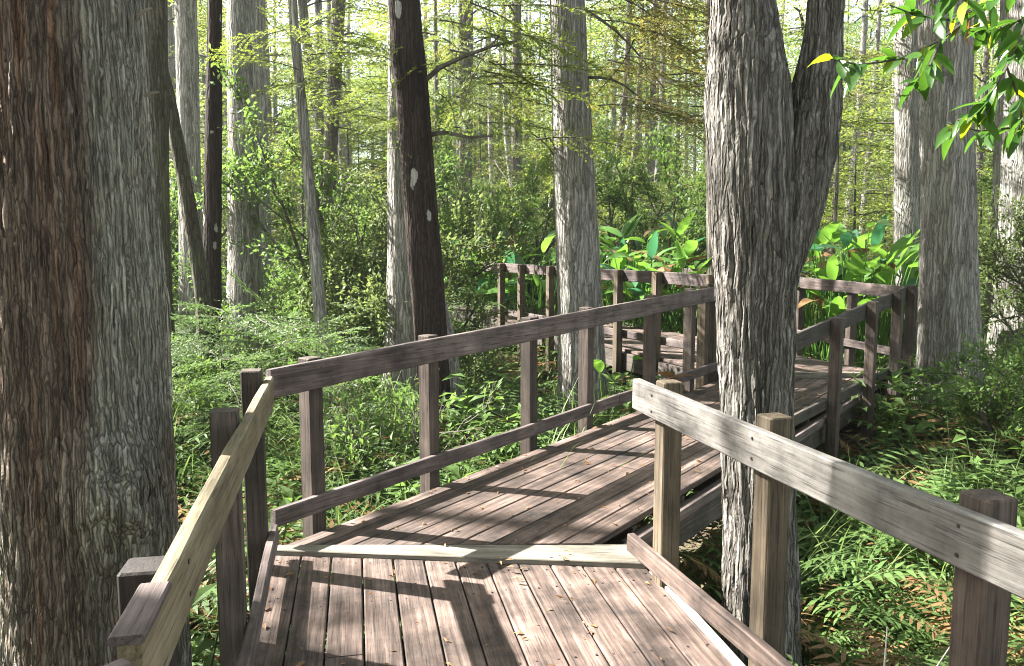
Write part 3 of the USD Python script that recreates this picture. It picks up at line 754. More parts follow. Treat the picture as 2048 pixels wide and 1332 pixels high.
crown_on(t, 0, .9, (-.6, 0, 1.5))

GD = 9.2
t, arr, th, hh, fin, sp, org = hero('cypress_tree', 'grey trunk standing directly behind the dark leaning trunk',
    [(806, 880, GD), (806, 740, GD), (805, 560, GD), (803, 380, GD), (800, 200, GD), (798, 0, GD), (790, -300, GD), (780, -1000, GD)], [54, 38, 31, 28, 24, 22, 20, 14],
    M_BARK, around=56, step=.05, amp=.012, fine=.007, seed=35, flutes=5, flute=.05, flare=.2, freq=10)
obj('trunk', arr, M_BARK, t, smooth=True); crown_on(t, 1, .95, (0, 0, 1))
SD = 8.4
t, arr, th, hh, fin, sp, org = hero('tree_stump', 'pale grey buttressed stump base at the foot of the dark leaning trunk',
    [(893, 900, SD), (893, 800, SD), (890, 700, SD), (880, 620, SD), (874, 560, SD)], [40, 31, 24, 16, 5], M_BARK, category='stump', around=48, step=.04, amp=.012, fine=.006, seed=36, flutes=4, flute=.08, freq=10)
obj('trunk', arr, M_BARK, t, smooth=True)

# right-hand trees
RD = 8.7
t, arr, th, hh, fin, sp, org = hero('cypress_tree', 'thick grey cypress behind the dark far posts on the right',
    [(1900, 940, RD), (1900, 840, RD), (1898, 700, RD), (1896, 520, RD), (1894, 330, RD), (1890, 120, RD), (1888, -100, RD), (1884, -400, RD), (1880, -1000, RD)], [86, 68, 58, 52, 48, 46, 45, 42, 30],
    M_BARK, around=96, step=.04, amp=.016, fine=.010, seed=41, flutes=7, flute=.06, flare=.2, flare_h=.6, freq=10)
obj('trunk', arr, M_BARK, t, smooth=True); crown_on(t, 2, 1.0, (0, 0, 1))


def side_tree(label, px_foot, py_foot, px_top, depth, r_foot, r_top, material, seed, k=None, bend=0.0, name='cypress_tree'):
    t, arr, th, hh, fin, sp, org = hero(name, label,
        [(px_foot, py_foot, depth), (px_foot + (px_top - px_foot) * .25 + bend, py_foot * .72, depth), (px_foot + (px_top - px_foot) * .6 + bend, py_foot * .38, depth), (px_top, 0, depth), (px_top + (px_top - px_foot) * .3, -350, depth), (px_top + (px_top - px_foot) * .6, -950, depth)],
        [r_foot * 1.15, r_foot, (r_foot + r_top) / 2, r_top, r_top * .9, r_top * .6], material, around=40, step=.09, amp=.012, fine=.006, seed=seed, flutes=5, flute=.05, flare=.25, freq=9)
    obj('trunk', arr, material, t, smooth=True)
    if k is not None: crown_on(t, k, rr.uniform(.85, 1.1), (0, 0, 1))
    return t, org


side_tree('grey trunk between forked tree and thick right cypress, behind the far railing', 1818, 640, 1818, 12.5, 27, 25, M_BARK, 51, 0)
side_tree('reddish trunk showing as a strip along the left side of the forked tree', 1432, 640, 1428, 12.0, 18, 17, M_BARK_MID, 52, 1)
side_tree('broad pale trunk at the right edge of the picture', 2050, 700, 2068, 12.0, 66, 56, M_BARK, 53, 2)
side_tree('mossy brown trunk right beside the huge left trunk', 322, 600, 309, 8.5, 19, 23, M_MOSSY, 54, 1)
side_tree('leaning stem crossing from the mossy trunk to the ferns', 410, 640, 296, 8.9, 14, 12, M_MOSSY, 55, None, 4)
side_tree('straight dark narrow trunk on the left', 424, 620, 430, 10.0, 17, 13, M_BARK_DARK, 56, 2)
side_tree('pale grey trunk behind the dark narrow one', 385, 640, 372, 12.5, 22, 20, M_BARK, 57, 0)
side_tree('grey two-toned trunk with leafy twigs across it, on the left', 492, 660, 482, 11.0, 31, 26, M_BARK, 58, 1)
side_tree('shorter pale trunk close right of the two-toned trunk', 524, 560, 512, 14.0, 19, 16, M_BARK, 59, None)
t, org = side_tree('thin pale sapling with yellow feathery top above the railing corner', 650, 760, 585, 8.0, 12, 8, M_BARK, 60, None)
vis = [(at(px, py, dd) - org, np.array([dx, rr.uniform(-.6, .3), rr.uniform(-.2, .25)]), s) for px, py, dd, dx, s in
       ((560, 110, 8, -1, .55), (590, 90, 7.9, .2, .6), (620, 110, 8, 1, .6), (600, 140, 7.8, -.5, .6), (640, 80, 8.1, .8, .5), (570, 60, 8, -.6, .5), (620, 50, 8, .5, .5), (640, 140, 7.9, 1, .55), (670, 100, 8, 1, .5), (590, 30, 8, 0, .5), (655, 45, 8, .7, .5))]
for _ in range(24):
    px, py = rr.uniform(545, 775), rr.uniform(-30, 330); vis.append((at(px, py, rr.uniform(7.8, 10)) - org, np.array([rr.uniform(-1, 1), rr.uniform(-.6, .6), rr.uniform(-.2, .25)]), rr.uniform(.45, .75)))
tw, lf = bough_set(vis, BOUGHS, rr)
b_ = obj('low_bough', tw, M_TWIG, t); obj('feathery_foliage', lf, M_CYP, b_, kind='stuff')

# background stand: four kinds of slender tree, copied
GAPS = [(-9999, 330, 'behind the huge left trunk'), (330, 470, 'between the huge left trunk and the two-toned trunk'), (470, 545, 'behind the two-toned trunk'), (545, 680, 'around the thin pale sapling'), (680, 790, 'just left of the dark leaning trunk'), (790, 900, 'behind the dark leaning trunk'),
        (900, 1010, 'just right of the dark leaning trunk'), (1010, 1110, 'just left of the central cypress'), (1110, 1200, 'behind the central cypress'), (1200, 1310, 'just right of the central cypress'), (1310, 1430, 'just left of the forked tree'), (1430, 1600, 'behind the forked tree'),
        (1600, 1700, 'just right of the forked tree'), (1700, 1850, 'left of the thick right cypress'), (1850, 1960, 'behind the thick right cypress'), (1960, 99999, 'right of the thick right cypress')]


def where(x, dep):
    px = 1024 + FOCAL * x / dep
    return next(g for a, b, g in GAPS if a <= px < b)


def far(dep): return 'nearer' if dep < 20 else 'more distant' if dep < 34 else 'far-off'


KINDS = []
for k in range(5):
    r_ = np.random.default_rng(300 + k); c_ = cls(f'background_tree_kind_{k}')
    h = r_.uniform(15, 19); bend = r_.normal(0, .35, 2)
    sp = [(0, 0, -.3), (bend[0] * .2, bend[1] * .2, 3), (bend[0], bend[1], 8), (bend[0] * 1.3, bend[1] * 1.2, h)]
    arr, *_ = spine_tube(sp, [.19, .15, .125, .05], around=14, step=.35, amp=.012, fine=.0, seed=70 + k, flutes=4, flute=.05, flare=.5, flare_h=.6)
    obj('trunk', arr, [M_BARK, M_BARK_MID, M_BARK, M_BARK, M_BARK_MID][k], c_, smooth=True)
    pl = crown_places(r_, 8.0, h, 2.0, 18)
    pl += crown_places(r_, 1.5, 8, 1.4, 22 if k in (1, 3) else 11, s=(.6, 1.1))
    tw, lf = bough_set(pl, COARSE, r_)
    obj('branches', MB().addx(limbs(r_, 5, h - 1, 1.8, 10)).addx(tw), M_TWIG, c_, kind='stuff'); obj('crown', lf, M_CYP if k != 4 else M_CYP_RUST, c_)
    KINDS.append(c_)
rt = np.random.default_rng(123)


def shades(x, y):
    """Whether a tree here stands between the sun and the clearing along the walk, which the photograph shows sunlit."""
    for a, b in ((1.5, 12.5), (4.0, 11.0), (-3.5, 8.0), (-4.5, 11.0), (.5, 5.0), (2.5, 3.5)):
        t_ = (x - a) * SUN_DIR[0] + (y - b) * SUN_DIR[1]; o_ = abs((x - a) * SUN_DIR[1] - (y - b) * SUN_DIR[0])
        if 4 < t_ < 20 and o_ < 2.3: return True
    return False


placed = []
tries = 0
while len(placed) < 130 and tries < 6000:
    tries += 1
    dep = 13.5 + 48 * rt.uniform() ** .8; x = rt.uniform(-.78, .78) * dep
    if any((x - a) ** 2 + (dep - b) ** 2 < 1.3 ** 2 for a, b in placed): continue
    if -3.5 < x < 5.2 and dep < 21: continue
    if shades(x, dep) and rt.uniform() < .75: continue
    placed.append((x, dep))
for x, dep in placed:
    k = int(rt.integers(5)); lab = f'{far(dep)} slender {["pale grey", "brownish", "grey leafy", "grey", "brown rusty-leaved"][k]} trunk {where(x, dep)}'
    copy_of(KINDS[k], 'slender_tree', lab, 'tree', (x, dep, float(ground_z(x, dep))), rt.uniform(0, 6.28), (w_ := rt.uniform(.7, 1.25), w_, rt.uniform(.9, 1.2)), group=lab)
# the sun side, left of the picture: their crowns and stems break up the sunlight
for x, dep in ((-7.5, 3.2), (-12.5, 5.0), (-16, 9)):
    copy_of(KINDS[rt.integers(5)], 'slender_tree', 'slender tree standing outside the picture on the sunny side', 'tree', (x, dep, float(ground_z(x, dep))), rt.uniform(0, 6.28), rt.uniform(.9, 1.2), group='slender trees outside the picture on the sunny side')


# ------------------------------------------------------------------ undergrowth
def shrub(rng, height, spread, stems, leaves, size, proto=LEAF2, lean=.25, depth=3):
    """(branch mesh, leaf mesh): stems that fork, leaves in loose clumps along the outer twigs."""
    br, lf = MB(), MB(); tips = []

    def grow(o, dr, l, r, lev):
        n = 5; t = np.linspace(0, 1, n); w = rng.normal(0, .12 * l, 3)
        dr = dr / np.linalg.norm(dr)
        pts = o + dr * (t * l)[:, None] + w * (t ** 2)[:, None]
        tube(br, pts, np.linspace(r, r * .6, n), 5 if lev < 2 else 3)
        if lev >= 2: tips.append(pts)
        if lev < depth:
            for _ in range(3 if lev else 4):
                q = rng.uniform(.35, 1); a = np.array([np.interp(q, t, pts[:, i]) for i in range(3)])
                nd = dr * .7 + rng.normal(0, .6, 3) + np.array([0, 0, .2]); grow(a, nd, l * rng.uniform(.5, .75), r * .55, lev + 1)
    for s in range(stems):
        a = rng.uniform(0, 2 * PI); grow(np.array([rng.normal(0, .08), rng.normal(0, .08), -.15]), np.array([math.cos(a) * lean * spread, math.sin(a) * lean * spread, 1.0]), height * rng.uniform(.45, .62), .012 * height, 0)
    per = max(1, leaves // max(1, len(tips)))
    P, D = [], []
    for pts in tips:
        u = rng.uniform(.1, 1.05, per); P.append(np.stack([np.interp(u, np.linspace(0, 1, 5), pts[:, i]) for i in range(3)], 1) + rng.normal(0, .05 * spread, (per, 3)))
        D.append(rng.normal(0, 1, (per, 3)) + (pts[-1] - pts[0]) * 1.5 / np.linalg.norm(pts[-1] - pts[0]))
    P, D = np.vstack(P), np.vstack(D)
    scatter(lf, proto, P, D, size * rng.uniform(.6, 1.3, len(P)), rng)
    return br.arrays(), lf.arrays()


SHRUBS = []
for k, (h, sp_, st, lv, sz, mm) in enumerate(((2.6, 1.2, 4, 8500, .075, M_SHRUB), (3.6, 1.1, 3, 8500, .07, M_OLIVE), (1.5, 1.0, 4, 4200, .07, M_SHRUB), (2.0, 1.1, 5, 6500, .06, M_OLIVE), (4.4, 1.2, 3, 10500, .085, M_SHRUB))):
    r_ = np.random.default_rng(500 + k); c_ = cls(f'shrub_kind_{k}')
    br, lf = shrub(r_, h, sp_, st, lv, sz)
    obj('stems', br, M_TWIG, c_); obj('foliage', lf, mm, c_, kind='stuff'); SHRUBS.append(c_)
FEATHER = []
for k in range(3):      # low feathery cypress regrowth, pale yellow-green
    r_ = np.random.default_rng(560 + k); c_ = cls(f'feathery_sapling_kind_{k}'); h = 3.2 + k
    tw, lf = bough_set(crown_places(r_, .6, h, 1.3, 46, s=(.5, .9)), COARSE, r_)
    st = MB(); tube(st, [(0, 0, -.2), (.05, 0, h * .5), (0, .05, h)], [.035, .025, .008], 6)
    obj('trunk', st.addx(tw), M_TWIG, c_); obj('foliage', lf, M_CYP, c_, kind='stuff'); FEATHER.append(c_)


def put(source, name, label, cat, px, dep, scale=1.0, group=None, rz=None):
    p = at(px, 600, dep); return copy_of(source, name, label, cat, (p[0], dep, float(ground_z(p[0], dep))), rt.uniform(0, 6.28) if rz is None else rz, scale, group)


put(SHRUBS[1], 'shrub', 'dark twisted-branched shrub between the dark trunk and the central cypress', 'shrub', 915, 9.6, .9)
put(SHRUBS[3], 'shrub', 'low olive bush hanging by the railing beside the dark trunk', 'shrub', 930, 8.3, .55)
put(SHRUBS[1], 'shrub', 'tall olive shrub left of the grey and dark trunk pair', 'shrub', 705, 10.4, .8)
put(SHRUBS[4], 'shrub', 'tall green shrub behind the thin pale sapling', 'shrub', 680, 11.5, .9)
put(SHRUBS[0], 'shrub', 'green shrub around the two-toned trunk', 'shrub', 560, 11.8, 1.0)
put(SHRUBS[2], 'shrub', 'small leafy bush at the foot of the left dark narrow trunk', 'shrub', 400, 8.2, .9)
put(SHRUBS[2], 'shrub', 'small dense bush beside the huge left trunk', 'shrub', 350, 7.2, .8)
put(SHRUBS[4], 'shrub', 'broad green shrub behind the bright leaves right of the central cypress', 'shrub', 1320, 15.0, 1.0)
put(SHRUBS[0], 'shrub', 'rounded green shrub left of the reddish trunk strip', 'shrub', 1380, 14.0, 1.0)
put(SHRUBS[1], 'shrub', 'olive shrub at the right edge beyond the thick cypress', 'shrub', 2010, 10.5, .9)
put(SHRUBS[0], 'shrub', 'leafy bush low at the right edge', 'shrub', 2060, 7.0, .7)
put(SHRUBS[3], 'shrub', 'dark bush at the foot of the thick right cypress', 'shrub', 1800, 8.3, .4)
put(SHRUBS[4], 'shrub', 'green shrub between dark trunk and central cypress, further back', 'shrub', 1030, 15.5, 1.0)
for px, dep, s in ((1700, 16, 1.1), (1660, 19, 1.2), (1760, 18, 1.2), (1950, 16, 1.1), (2000, 20, 1.3), (1250, 20, 1.1), (1120, 21, 1.2), (960, 20, 1.1), (1560, 22, 1.3), (700, 18, 1.1), (520, 19, 1.1)):
    lab = f'{far(dep)} yellow-green feathery sapling {where((px - 1024) / FOCAL, 1)}'; put(FEATHER[rt.integers(3)], 'feathery_sapling', lab, 'sapling', px, dep, s, lab)
n_ = 0
while n_ < 120:
    dep = 13 + 40 * rt.uniform() ** 1.1; x = rt.uniform(-.8, .8) * dep
    if -3.5 < x < 5.0 and dep < 17: continue
    n_ += 1
    lab = f'{far(dep)} green shrub {where(x, dep)}'; lab2 = f'{far(dep)} yellow-green feathery sapling {where(x, dep)}'
    if rt.uniform() < .6: copy_of(SHRUBS[rt.integers(5)], 'background_shrub', lab, 'shrub', (x, dep, float(ground_z(x, dep))), rt.uniform(0, 6.28), rt.uniform(.7, 1.2), lab)
    else: copy_of(FEATHER[rt.integers(3)], 'feathery_sapling', lab2, 'sapling', (x, dep, float(ground_z(x, dep))), rt.uniform(0, 6.28), rt.uniform(.8, 1.4), lab2)


def frond(rng, length, pairs=20, width=.2, arch=1.2, lift=1.1):
    """A fern frond rising from the origin along +y and arching over."""
    mb = MB(); n = pairs + 1
    t = np.linspace(0, 1, n); ang = lift - arch * t; ds = length / (n - 1)
    y = np.r_[0, np.cumsum(np.cos(ang[:-1]) * ds)]; z = np.r_[0, np.cumsum(np.sin(ang[:-1]) * ds)]; x = .04 * length * np.sin(t * 3 + rng.uniform(0, 6))
    c = np.stack([x, y, z], 1)
    tube(mb, c[::4], np.linspace(.004, .001, len(c[::4])), 3)
    P, D, S = [], [], []
    for i in range(2, n):
        u = t[i]; w = width * length * (math.sin(PI * min(1, .12 + .9 * u)) ** .7 * (1 - .35 * u) + .03)
        tg = np.array([0, math.cos(ang[i]), math.sin(ang[i])]); nr = np.array([0, -math.sin(ang[i]), math.cos(ang[i])])
        for s in (-1, 1):
            P.append(c[i]); D.append(np.array([s, 0, 0]) * .92 + tg * .38 + nr * rng.uniform(-.35, .1)); S.append(w * rng.uniform(.8, 1.1))
    P, D, S = np.array(P), np.array(D), np.array(S)
    d = D / np.linalg.norm(D, axis=1, keepdims=True)
    v0 = np.array([(0, 0, 0), (-.11, .35, .02), (.11, .3, .02), (-.06, .75, -.02), (.06, .72, -.02), (0, 1, -.08)]); f0_ = np.array([(0, 2, 1), (1, 2, 4), (1, 4, 3), (3, 4, 5)])
    up = np.array([0, -.3, 1.0]) + rng.normal(0, .1, (len(P), 3)); xx = np.cross(d, up); xx /= np.linalg.norm(xx, axis=1, keepdims=True); zz = np.cross(xx, d)
    V = P[:, None] + S[:, None, None] * (v0[None, :, :1] * xx[:, None] + v0[None, :, 1:2] * d[:, None] + v0[None, :, 2:] * zz[:, None])
    mb.add(V.reshape(-1, 3), (f0_[None] + (np.arange(len(P)) * 6)[:, None, None]).reshape(-1, 3))
    return mb.arrays()


def rotz(a): return np.array([[math.cos(a), -math.sin(a), 0], [math.sin(a), math.cos(a), 0], [0, 0, 1]])


FERNS, FERN_MESH = [], []
for k in range(5):
    r_ = np.random.default_rng(700 + k); c_ = cls(f'fern_kind_{k}'); whole = MB()
    for i in range(9):
        fr = frond(r_, r_.uniform(.55, .95), r_.integers(15, 20), r_.uniform(.16, .24), r_.uniform(.9, 1.7), r_.uniform(.75, 1.4))
        R = rotz(i * 2 * PI / 9 + r_.uniform(-.3, .3)); v_ = fr[0] @ R.T
        dead = (k == 4) or (k == 3 and i in (2, 6))
        obj('dead_frond' if dead else 'frond', (v_, fr[1]), M_FERN_DEAD if dead else M_FERN, c_); whole.add(v_, fr[1])
    FERNS.append(c_); FERN_MESH.append(whole.arrays())


def grass_clump(rng, n=34, h=.8):
    mb = MB()
    for i in range(n):
        b = blade(h * rng.uniform(.5, 1.1), .012 * rng.uniform(.7, 1.4), rng.uniform(.3, 1.6), 4, .2, .35)
        a = rng.uniform(0, 6.28); tl = rng.uniform(.75, 1.5)
        d = np.array([math.cos(a) * math.cos(tl), math.sin(a) * math.cos(tl), math.sin(tl)])
        mb.addx(b, basis(d), np.array([rng.normal(0, .06), rng.normal(0, .06), 0]))
    return mb.arrays()


def weed(rng):
    """A leafy herb: upright stems with narrow leaves."""
    mb = MB(); P, D, S = [], [], []
    for s in range(5):
        a = rng.uniform(0, 6.28); h = rng.uniform(.4, .85); top = np.array([math.cos(a) * .22 * h, math.sin(a) * .22 * h, h]); o = np.array([rng.normal(0, .07), rng.normal(0, .07), 0])
        tube(mb, [o, o + top * .5 + (0, 0, .03), o + top], [.005, .004, .002], 3)
        for q in range(16):
            u = rng.uniform(.2, 1); b = rng.uniform(0, 6.28); P.append(o + top * u); D.append([math.cos(b), math.sin(b), rng.uniform(-.2, .7)]); S.append(rng.uniform(.06, .14))
    scatter(mb, LEAF4, np.array(P), np.array(D), np.array(S), rng)
    return mb.arrays()


# open ground kept free of plants: the decks
def on_deck(x, y, pad=.12):
    a = l1((x, y)); b = l2((x, y)); c_ = l3((x, y))
    return ((-pad < a[0] < c2l[0] + pad and a[1] < k1 * a[0] + .3) or (-pad < b[0] < W2 + pad and -.2 < b[1] < yB + kk * b[0] + .3) or (-pad < c_[0] < W3 + pad and -.8 < c_[1] < 14.2))


def instancer(name, label, cat, protos, mats, pts, rot, scale, idx, parent=None):
    path = numbered('/World/' + name); pi = UsdGeom.PointInstancer.Define(stage, path)
    rel = pi.CreatePrototypesRel()
    for k, (m_, mt_) in enumerate(zip(protos, mats)):
        pr = obj(f'plant_kind_{"abcdefgh"[k]}', m_, mt_, pi.GetPrim()); rel.AddTarget(pr.GetPath())
    pi.CreatePositionsAttr(Vt.Vec3fArray.FromNumpy(np.asarray(pts, np.float32)))
    pi.CreateProtoIndicesAttr(Vt.IntArray.FromNumpy(np.asarray(idx, np.int32)))
    q = [Gf.Quath(math.cos(a / 2), 0, 0, math.sin(a / 2)) for a in rot]
    pi.CreateOrientationsAttr(Vt.QuathArray(q))
    pi.CreateScalesAttr(Vt.Vec3fArray.FromNumpy(np.repeat(np.asarray(scale, np.float32)[:, None], 3, 1)))
    return tag(pi.GetPrim(), label, cat, kind='stuff')


# leafy bushes crowding the left bank and the right
BUSH = []
for k in range(4):
    r_ = np.random.default_rng(620 + k); c_ = cls(f'bush_kind_{k}')
    if k == 0:
        br_, lf = shrub(r_, 1.5, .9, 8, 2600, .075, LEAF4, lean=.5); mm = M_SHRUB
    elif k == 1:
        tw, lf = bough_set(crown_places(r_, .15, 1.5, .75, 34, s=(.35, .6)), BOUGHS, r_); br_ = tw; mm = M_FERN
    else:
        x = MB(); st = MB(); tube(st, [(0, 0, -.1), (0, 0, .15)], [.04, .02], 6); br_ = st.arrays(); mm = M_GRASS if k == 3 else M_FERN
        for i in range(26):
            a = r_.uniform(0, 6.28); fr = frond(r_, r_.uniform(.8, 1.35), 22, r_.uniform(.11, .17), r_.uniform(.7, 1.5), r_.uniform(1.0, 1.5)); x.add(fr[0] @ rotz(a).T + [r_.normal(0, .12), r_.normal(0, .12), 0], fr[1])
        lf = x.arrays()
    obj('stems', br_, M_TWIG, c_, kind='stuff'); obj('foliage', lf, mm, c_, kind='stuff'); BUSH.append(c_)
rz_ = np.random.default_rng(640)
n_ = 0
while n_ < 60:
    left = n_ < 52
    px, dep = (rz_.uniform(300, 760), 6.3 + 7 * rz_.uniform()) if left else (rz_.uniform(2040, 2190), rz_.uniform(5.5, 10))
    if left and n_ > 40: px, dep = rz_.uniform(780, 925), rz_.uniform(9.3, 12.5)
    x = (px - 1024) / FOCAL * dep
    if on_deck(x, dep, .6): continue
    n_ += 1
    copy_of(BUSH[rz_.integers(4)], 'leafy_bush', f'pale green leafy bush, {where(x, dep)}' if left else 'pale green leafy bush at the right edge beyond the silvery railing', 'bush', (x, dep, float(ground_z(x, dep))), rz_.uniform(0, 6.28), rz_.uniform(.7, 1.15),
            f'leafy bushes {where(x, dep)}' if left else 'bushes at the right edge')

# individual ferns: those that show largest, on both banks
rf = np.random.default_rng(900)
count = 0
while count < 84:
    side = count < 42
    if side: px, dep = rf.uniform(330, 1230), rf.uniform(4.2, 8.6)
    else: px, dep = rf.uniform(1600, 2080), rf.uniform(2.6, 6.6)
    x = (px - 1024) / FOCAL * dep
    if on_deck(x, dep, .3): continue
    fo = np.array([(1522 - 1024) / FOCAL * FD, FD])
    if np.hypot(x - fo[0], dep - fo[1]) < .45: continue
    count += 1
    kind = rf.choice(5, p=[.24, .24, .2, .2, .12] if side else [.2, .2, .15, .2, .25])
    if side: lab = f'{"withered brown" if kind == 4 else "green arching"} fern {"close behind" if dep < 6 else "further behind"} the long railing, {["before its first post", "between its first and second posts", "between its second and third posts", "beyond its third post"][int(np.searchsorted([620, 857, 1058], px))]}'; gr = lab
    else: lab = f'{"withered brown" if kind == 4 else "green arching"} fern below the silvery right railing, {"left" if px < 1900 else "right"} of its nearest post, {"near" if dep < 4.2 else "further off"}'; gr = lab
    copy_of(FERNS[kind], 'fern', lab, 'fern', (x, dep, float(ground_z(x, dep)) - .02), rf.uniform(0, 6.28), rf.uniform(.95, 1.5) if side else rf.uniform(.6, 1.0), gr)

pts, rot, scl, idx = [], [], [], []
N = 0
while N < 6400:
    dep = 1.2 + 46 * rf.uniform() ** 2.0; x = rf.uniform(-.85, .85) * (dep + 1.5)
    if on_deck(x, dep, .2): continue
    N += 1
    z = float(ground_z(x, dep)); pts.append((x, dep, z - .03)); rot.append(rf.uniform(0, 6.28))
    near = dep < 4.6 and x > 0
    scl.append(rf.uniform(.4, .7) if near else rf.uniform(.8, 1.5) * (1.25 if dep > 6 else 1)); idx.append(rf.choice(9, p=[.15, .15, .14, .09, .09, .16, .12, .1, 0] if not near else [.22, .22, .2, .14, .14, .04, .02, .02, 0]))
rg = np.random.default_rng(950)
instancer('ground_cover', 'low ferns, grasses and weeds covering the swamp floor', 'ground cover',
          [FERN_MESH[0], FERN_MESH[1], FERN_MESH[2], FERN_MESH[3], FERN_MESH[4], grass_clump(rg), grass_clump(rg, 30, 1.0), weed(rg), weed(rg)][:8],
          [M_FERN, M_FERN, M_FERN, M_GRASS, M_FERN_DEAD, M_GRASS, M_GRASS, M_SHRUB], pts, rot, scl, [min(i, 7) for i in idx])


# far off the stand closes into one bright wall of feathery crowns
FARM, FART = [], []
for k in range(3):
    r_ = np.random.default_rng(1500 + k)
    tw, lf = bough_set(crown_places(r_, .4, 15, 3.0, 90, s=(1.1, 2.2)), COARSE, r_)
    FARM.append(lf)
    arr, *_ = spine_tube([(0, 0, -.5), (.2 * k, 0, 6), (.1, .2, 17)], [.22, .17, .06], around=9, step=.8, amp=.01, fine=0, seed=90 + k, flare=.4)
    FART.append((arr[0], np.vstack([arr[1][:, [0, 1, 2]], arr[1][:, [0, 2, 3]]])))
rw = np.random.default_rng(1600)
pts, rot, scl, idx = [], [], [], []
for i in range(430):
    dep = 48 + 75 * rw.uniform(); x = rw.uniform(-.95, .95) * dep; p = (x, dep, float(ground_z(x, dep))); a = rw.uniform(0, 6.28); s_ = rw.uniform(.8, 1.35); k = rw.integers(3)
    pts += [p, p]; rot += [a, a]; scl += [s_, s_]; idx += [k, 3 + k]
for i in range(170):                                                  # the same wood goes on beside and behind the camera
    a0 = rw.uniform(0, 2 * PI); q = rw.uniform(14, 60); x, dep = q * math.cos(a0), q * math.sin(a0)
    if dep > -3 and (abs(x) < .95 * (dep + 6) or (x < 0 and q < 30)): continue
    p = (x, dep, float(ground_z(x, dep))); a = rw.uniform(0, 6.28); s_ = rw.uniform(.7, 1.2); k = rw.integers(3)
    pts += [p, p]; rot += [a, a]; scl += [s_, s_]; idx += [k, 3 + k]
instancer('distant_forest', 'pale distant wood closing the view behind the stand of slender trunks', 'forest', FARM + FART, [M_CYP, M_SHRUB, M_CYP, M_BARK, M_BARK, M_BARK], pts, rot, scl, idx)

# ------------------------------------------------------------------ broad bright leaves (fire flag) behind the far railings
def flag_plant(rng, label, loc, leaves, h, size, group=None, lean=None):
    t = thing('broadleaf_plant', label, 'plant', loc, group=group)
    for i in range(leaves * 3 if lean is None and size > .4 else leaves):
        a = rng.uniform(0, 6.28) if lean is None else lean + rng.normal(0, .7); hh_ = h * rng.uniform(.62, 1.02); o = np.array([rng.normal(0, .12), rng.normal(0, .1), 0])
        top = o + np.array([math.cos(a) * .22 * hh_, math.sin(a) * .22 * hh_, hh_])
        m = MB(); tube(m, [o, o + (top - o) * .6 + (0, 0, .04), top], [.012, .009, .006], 5)
        st = obj('stalk', m, M_FLAG, t)
        el = rng.uniform(-.1, 1.25)
        b = blade(size * rng.uniform(.75, 1.2), size * rng.uniform(.26, .38), rng.uniform(.3, 1.2), 7, .3, .7)
        d = np.array([math.cos(a) * math.cos(el), math.sin(a) * math.cos(el), math.sin(el)])
        obj('leaf', MB().addx(b, basis(d, rng.uniform(-.6, .6)), top), M_FERN_DEAD if rng.uniform() < .06 else M_FLAG if rng.uniform() < .85 else M_FLAG_BLUE, t, smooth=True)
    return t


rl = np.random.default_rng(1000)
for px, dep, h, n, lab in ((985, 14.2, 1.75, 7, 'leftmost bright broad-leaved plant, left of the central cypress'), (1035, 14.0, 1.75, 8, 'bright broad-leaved plant above the sunlit end of the far railing'), (1085, 13.4, 1.7, 7, 'bright yellow-green plant touching the left side of the central cypress'),
                           (1215, 13.0, 1.8, 7, 'broad-leaved plant touching the right side of the central cypress'), (1265, 12.6, 1.7, 8, 'broad-leaved plant left of the middle of the right leafy clump'), (1310, 12.2, 1.65, 8, 'broad-leaved plant in the middle between cypress and forked tree'), (1355, 12.4, 1.7, 7, 'blue-green broad-leaved plant left of the reddish trunk strip'), (1400, 12.0, 1.65, 7, 'broad-leaved plant against the reddish trunk strip'),
                           (1625, 11.2, 1.7, 8, 'bright broad-leaved plant touching the right side of the forked tree'), (1665, 10.8, 1.6, 9, 'bright broad-leaved plant behind the far railing, second from the forked tree'), (1715, 11.0, 2.05, 8, 'tallest broad-leaved plant with an upright pointed leaf'), (1765, 10.9, 1.75, 8, 'broad-leaved plant left of the grey trunk behind the far corner')):
    x = (px - 1024) / FOCAL * dep; flag_plant(rl, lab, (x, dep, float(ground_z(x, dep))), n, h * 1.2 if px < 1500 else h * 1.22, .55)
for k, px in enumerate((975, 1010, 1060, 1210, 1240, 1290, 1335, 1380, 1610, 1645, 1690, 1740, 1780)):
    dep = 15.2 if px < 1150 else 14.4 if px < 1500 else 12.3; x = (px - 1024) / FOCAL * dep
    lab = f'bright broad-leaved plant in the back row, {"left of the central cypress" if px < 1150 else "between central cypress and forked tree" if px < 1500 else "right of the forked tree"}'
    flag_plant(rl, lab, (x, dep, float(ground_z(x, dep))), 6, 2.35 if px < 1500 else 2.3, .58, group=lab)
flag_plant(rl, 'single drooping bright leaf seen below the long railing right of the central cypress', ((1240 - 1024) / FOCAL * 7.2, 7.2, -.8), 2, 1.2, .5, lean=0)
flag_plant(rl, 'small broad-leaved plant right beside the central cypress above the railing', ((1222 - 1024) / FOCAL * 8.4, 8.4, -.8), 3, 1.4, .38)

